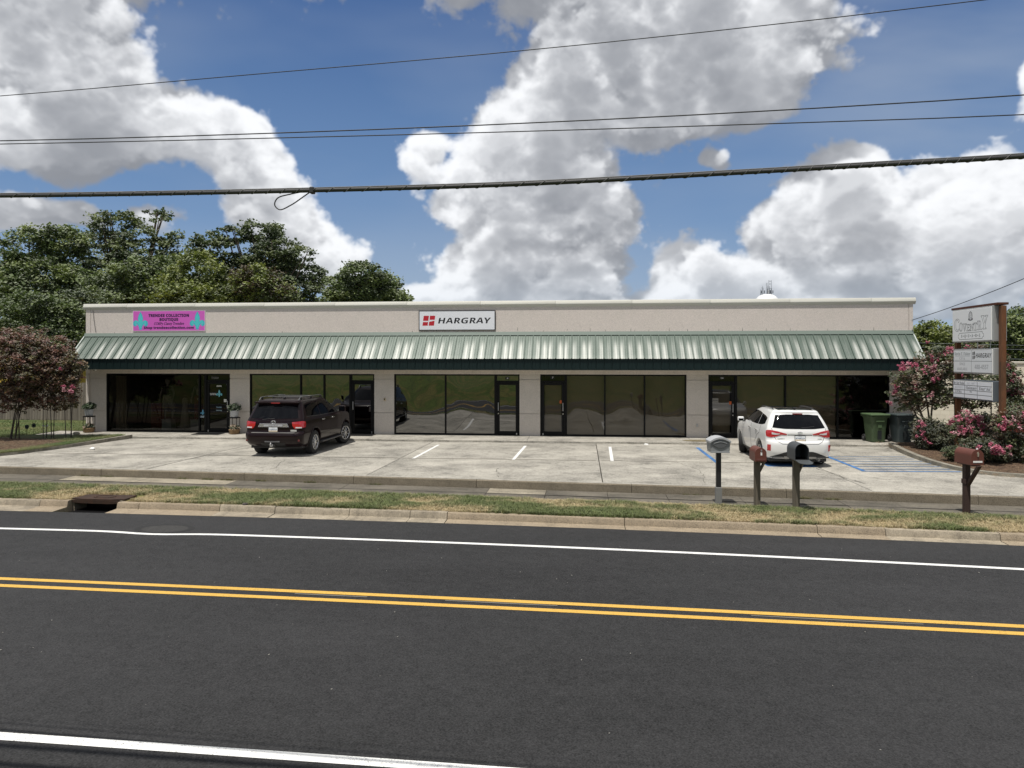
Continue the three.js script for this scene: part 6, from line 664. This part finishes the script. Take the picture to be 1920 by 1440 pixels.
// ---------------------------------------------------------------- pylon sign
{ const o = thing('pylon_sign', 'tall roadside pylon sign with two rusty brown posts and white panels', 'pylon sign', [12.46, 0, -24.05]);
  for (const [z, h] of [[1.26, 4.72], [-1.30, 4.66]]) part(o, 'post', rb(.145, h, .145, .012, 0, h / 2 - .05, z), M.rust); part(o, 'top_beam', rb(.32, .07, 2.70, .01, -.02, 4.735, -.02), mat([.11, .05, .035], .8, { map: re(T_rust, 1, 2) }));
  const cab = mat([.42, .43, .43], .5, { metalness: .5 }), cabD = mat([.12, .14, .16], .45, { metalness: .3 }), L = 2.36;
  const panel = (y0, y1, dx, t, m, name) => { const c = part(o, 'cabinet', rb(dx, y1 - y0, L, .012, -.02, (y0 + y1) / 2, -.02), m); const g = new THREE.PlaneGeometry(L - .10, y1 - y0 - .08); g.rotateY(-Math.PI / 2); part(c, name, g, new THREE.MeshStandardMaterial({ map: t, roughness: .45 }), [-.02 - dx / 2 - .022, (y0 + y1) / 2, -.02]); part(c, 'face_pan', rb(.04, y1 - y0 - .07, L - .09, .012, -.02 - dx / 2, (y0 + y1) / 2, -.02), M.paper); return c; };
  const tA = canvasTex(1024, 450, (c, W, H) => { c.fillStyle = '#e2e4e6'; c.fillRect(0, 0, W, H); c.strokeStyle = '#33373d'; c.fillStyle = '#33373d'; c.lineWidth = 7; c.textBaseline = 'alphabetic'; c.textAlign = 'center'; const s = 'COVENTRY', xs = [120, 238, 340, 436, 535, 632, 733, 860], sz = [250, 170, 150, 135, 135, 150, 175, 262], ys = [300, 304, 306, 308, 308, 306, 302, 296]; for (let i = 0; i < 8; i++) { c.font = 'bold ' + sz[i] + 'px serif'; c.lineWidth = 6; c.strokeText(s[i], xs[i], ys[i], i === 0 || i === 7 ? 170 : 108); }
    c.lineWidth = 12; c.beginPath(); c.ellipse(500, 96, 44, 60, 0, 0, 7); c.stroke(); c.lineWidth = 5; c.beginPath(); c.ellipse(500, 96, 26, 40, 0, 0, 7); c.stroke(); c.font = 'bold 60px serif'; c.fillText('C', 500, 118); c.fillRect(440, 128, 34, 26); c.fillRect(526, 128, 34, 26); c.fillRect(468, 146, 64, 16);
    c.lineWidth = 6; c.beginPath(); c.moveTo(190, 335); c.lineTo(810, 330); c.quadraticCurveTo(800, 352, 838, 362); c.lineTo(838, 398); c.quadraticCurveTo(800, 404, 806, 424); c.lineTo(190, 428); c.quadraticCurveTo(196, 408, 160, 400); c.lineTo(160, 366); c.quadraticCurveTo(196, 356, 190, 335); c.stroke(); c.font = 'bold 58px serif'; c.fillText('S • Q • U • A • R • E', 500, 400, 560); });
  const tB = canvasTex(1024, 320, (c, W, H) => { c.fillStyle = '#d9dcdf'; c.fillRect(0, 0, W, H); c.fillStyle = '#3a3e44'; c.strokeStyle = '#3a3e44'; c.lineWidth = 5; c.strokeRect(2, 2, W - 4, H - 4); c.beginPath(); c.moveTo(498, 0); c.lineTo(498, H); c.moveTo(0, 160); c.lineTo(W, 160); c.stroke(); c.textAlign = 'center'; c.textBaseline = 'middle'; c.fillStyle = '#7c8085'; c.font = 'bold 62px serif'; c.fillText('Kevin T. Fisher', 248, 56, 440); c.lineWidth = 3; c.strokeStyle = '#8a8d92'; c.beginPath(); c.moveTo(40, 92); c.lineTo(455, 92); c.moveTo(40, 146); c.lineTo(455, 146); c.stroke(); c.font = 'bold 46px serif'; c.fillText('C. P. A.', 248, 120); c.font = 'bold 54px sans-serif'; c.fillStyle = '#a3a6aa'; c.fillText('SPACE', 248, 200, 260); c.fillText('AVAILABLE', 248, 272, 400); c.font = 'bold 84px sans-serif'; c.fillText('488-4557', 758, 238, 430);
    c.fillStyle = '#1c1e22'; for (const [x, y, w, h] of [[528, 30, 26, 46], [528, 86, 26, 46], [564, 24, 26, 46], [564, 80, 26, 46]]) c.fillRect(x, y, w, h); c.save(); c.transform(1, 0, -.16, 1, 12, 0); c.font = 'bold 88px sans-serif'; c.textAlign = 'left'; c.fillText('HARGRAY', 606, 80, 395); c.restore(); });
  const tC = canvasTex(1024, 280, (c, W, H) => { c.fillStyle = '#dfe2e8'; c.fillRect(0, 0, W, H); c.strokeStyle = '#16181c'; c.lineWidth = 8; for (const y of [0, 68, 148, 214, 280]) { c.beginPath(); c.moveTo(0, y); c.lineTo(W, y); c.stroke(); } for (const x of [0, 318, 660, W]) { c.beginPath(); c.moveTo(x, 0); c.lineTo(x, H); c.stroke(); } c.fillStyle = '#202329'; c.textAlign = 'center'; c.textBaseline = 'middle'; c.font = 'bold 60px serif'; c.fillText('Mr. Kut Trade', 158, 38, 296); c.fillStyle = '#9a9da4'; c.font = '44px serif'; c.fillText('EST. 1987', 490, 36, 250); c.fillText('BOUTIQUE', 158, 110, 250); c.fillStyle = '#33363c'; c.font = 'italic bold 64px serif'; c.fillText('Visionary', 490, 110, 300); c.fillText("Your' Sol", 840, 110, 290); c.font = 'bold 34px serif'; c.fillText('SPA', 490, 172); c.font = 'bold 52px serif'; c.fillText('LYCRA', 150, 182, 240); });
  panel(3.62, 4.69, .40, tA, cab, 'sign_face'); panel(2.61, 3.41, .34, tB, cab, 'sign_face'); panel(1.79, 2.41, .36, tC, cabD, 'sign_face');
  for (const z of [-.1, .62]) part(o, 'hanger_rod', cyl(.012, .012, .24, 8, 0, 3.39, z), M.steel); part(o, 'conduit', cyl(.018, .018, 1.80, 8, .02, 0, .62), M.black); }
// ---------------------------------------------------------------- wooden fence, yellow shed, block wall, water tower
{ const o = thing('wooden_fence', 'weathered grey picket fence behind the left lawn', 'fence', [-30, 0, -33.6]), r = rng(601), gs = [0, 1, 2, 3].map((k) => { const g = extrude([[-.068, 0], [.068, 0], [.068, 1.82], [.045, 1.86], [-.045, 1.86], [-.068, 1.82]], .02); planarUV(g, k * .31, k * .7); return g; });
  const ms = [[.31, .29, .265], [.26, .243, .22], [.35, .33, .30]].map((c) => mat(c, .92, { map: re(T_wood, .5, 2.2), bumpMap: re(T_wood, .5, 2.2), bumpScale: .006 })); for (let x = -12; x < 9.1; x += .146) part(o, 'picket', gs[Math.floor(r() * 4)], ms[Math.floor(r() * 3)], [x, .03 + .03 * (r() - .5), (r() - .5) * .012], [0, 0, (r() - .5) * .012]); for (const y of [.35, 1.5]) part(o, 'rail', rb(21, .09, .04, .006, -1.5, y, -.03), M.fence); for (let x = -12; x < 9.2; x += 2.4) part(o, 'post', rb(.09, 1.95, .09, .008, x, .95, -.1), M.fence); }
{ const o = thing('yellow_shed', 'yellow metal shed showing above the fence by the building corner', 'shed', [-34, 0, -46]); const ym = mat([.62, .44, .08], .6), rib = []; for (let x = -8; x < 6; x += .3) rib.push(bx(x, x + .05, 0, 2.7, 3.0, 3.035)); part(o, 'wall', bx(-8, 6, 0, 2.7, -3, 2.998), ym); part(o, 'wall_rib', merge(rib), ym).userData.kind = 'stuff'; part(o, 'roof', extrude([[-3.3, 2.7], [3.3, 2.7], [0, 3.5]], 14.4).rotateY(Math.PI / 2).translate(-8.2, .01, 0), mat([.45, .33, .09], .6)); part(o, 'door', bx(3.2, 4.2, 0, 2.1, 3.04, 3.08), mat([.3, .28, .24], .6)); }
{ const o = thing('block_building', 'long low cream concrete block building behind the right bed', 'building', [33, 0, -36.2]), bw = mat([.84, .77, .61], .9, { map: re(T_stuc, 2, 2) }), W = 38, H = 2.85; part(o, 'wall', bx(-19.2, 19, -.3, H, -8, -.012), bw); part(o, 'parapet_cap', rb(38.3, .10, .3, .02, 0, H + .055, -.1), mat([.66, .62, .52], .7)); part(o, 'roof', bx(-18.8, 18.8, H - .3, H - .2, -7.8, -.3), M.steel);
  const bg = rb(.392, .192, .012, .003, 0, 0, -.006, 1), n = 15 * 96, im = new THREE.InstancedMesh(bg, mat([1, 1, 1], .9), n), d = new THREE.Object3D(), c = new THREE.Color(), r = rng(611); let i = 0; for (let row = 0; row < 15; row++) for (let k = 0; k < 96; k++) { d.position.set(-18.98 + .2 + k * .4 - (row % 2 ? .2 : 0), .0 + row * .2 - .1, .0); d.updateMatrix(); im.setMatrixAt(i, d.matrix); const j = .93 + .1 * r(); im.setColorAt(i++, c.setRGB(.86 * j, .79 * j, .63 * j)); } im.name = 'block'; im.userData.kind = 'stuff'; o.add(im);
  for (const [x, y] of [[-5.0, 2.05], [-5.15, .62]]) { const l = part(o, 'wall_lamp', rb(.16, .32, .14, .03, x, y, .08), M.paper); part(l, 'lamp_hood', rb(.2, .05, .2, .015, x, y + .18, .10), M.alu); }
  part(o, 'door', bx(6, 7, -.02, 2.1, .01, .05), mat([.3, .3, .3], .5)); }
{ const o = thing('parked_pickup', 'maroon pickup truck at the right frame edge before the block wall', 'pickup truck', [17.9, -.03, -28.9], 2.75), p = mat([.13, .028, .022], .25, { clearcoat: 1 }); o.scale.setScalar(.82); part(o, 'body', extrude([[-2.7, .45], [2.75, .45], [2.8, .95], [2.6, 1.12], [1.25, 1.2], [-2.7, 1.15]], 1.86, .04), p, [0, 0, -.93]); part(o, 'cab', extrude([[1.2, 1.15], [.45, 1.82], [-.9, 1.84], [-1.15, 1.15]], 1.6, .05), p, [0, 0, -.8]); part(o, 'windscreen', extrude([[1.14, 1.22], [1.17, 1.25], [.52, 1.80], [.47, 1.77]], 1.45), M_glass, [.04, 0, -.725]); part(o, 'side_window', extrude([[.95, 1.24], [.42, 1.74], [-.3, 1.76], [-.3, 1.24]], 1.74), M_glass, [0, 0, -.87]); part(o, 'side_window', extrude([[-.36, 1.24], [-.36, 1.76], [-.82, 1.76], [-1.0, 1.24]], 1.74), M_glass, [0, 0, -.87]);
  for (const s of [-1, 1]) part(o, 'mirror', rb(.12, .22, .2, .04, .95, 1.36, s * 1.05), M_plast); for (const [x, z] of [[1.75, .82], [1.75, -.82], [-1.75, .82], [-1.75, -.82]]) { const g = new THREE.CylinderGeometry(.38, .38, .26, 28); g.rotateX(Math.PI / 2); const w = part(o, 'wheel', g, M.rubber, [x, .38, z]); const h = new THREE.CylinderGeometry(.22, .22, .28, 20); h.rotateX(Math.PI / 2); part(w, 'rim', h, M.alu); } part(o, 'bumper', rb(.12, .22, 1.8, .04, 2.84, .6, 0), M.chrome); for (const s of [-1, 1]) part(o, 'head_light', rb(.06, .18, .36, .03, 2.78, .92, s * .68), M_clear); }
{ const b = [157.98, 0, -638.46], o = thing('water_tower', 'distant white water tower dome with antennas above the parapet', 'water tower', [b[0], 0, b[2]]); const prof = [[3.2, 0], [2.4, 6], [2.2, 34], [3.5, 40], [7.5, 45], [10, 49.5], [9.6, 53], [7.2, 56.3], [3.8, 58.0], [0, 58.5]].map(([a, y]) => new THREE.Vector2(a, y)), sp = new THREE.SplineCurve(prof); part(o, 'tank', new THREE.LatheGeometry(sp.getPoints(60), 48), mat([.82, .82, .82], .5)); const am = mat([.10, .11, .13], .6), r = rng(71); for (let i = 0; i < 16; i++) { const x = (r() - .5) * 11, h = 4 + 7 * r(); part(o, 'antenna', cyl(.16, .12, h, 6, x, 57.5 - x * x * .06, (r() - .5) * 5), am); } for (const x of [-5, -2.4, .8, 2.6, 4.6]) part(o, 'antenna_panel', rb(.7, 2.6, .5, .1, x, 60.2, 1.5), x === .8 ? M.paper : am); part(o, 'mast', merge([cyl(.2, .14, 13, 6, 1.6, 57.5, 0), cyl(.2, .14, 13, 6, 3.6, 57.5, 0), bx(1.6, 3.6, 63, 63.3, -.1, .1), bx(1.6, 3.6, 67, 67.3, -.1, .1), bx(1.6, 3.6, 69.4, 69.7, -.1, .1)]), am); }
{ for (const [pts, l] of [[[[17.59, 4.25, -48.95], [24, 4.02, -48.57], [31.77, 3.83, -48.33]], 'uppermost of the thin pale wires behind the pylon sign'], [[[17.59, 3.97, -48.95], [24, 3.75, -48.57], [31.77, 3.57, -48.33]], 'middle of the thin pale wires behind the pylon sign'], [[[17.59, 3.34, -48.95], [24, 3.13, -48.57], [31.77, 2.97, -48.33]], 'lowest of the thin pale wires behind the pylon sign']]) { const o = thing('utility_wire', l, 'wire', [0, 0, 0]); part(o, 'strand', tube(pts, .009, 40, 5), mat([.22, .24, .25], .5)); part(o, 'splice', rb(.08, .05, .05, .01, ...pts[1]), M.alu); } }
scene.traverse((o) => { if (o.isMesh) { o.castShadow = true; o.receiveShadow = true; } });
renderer.render(scene, camera);
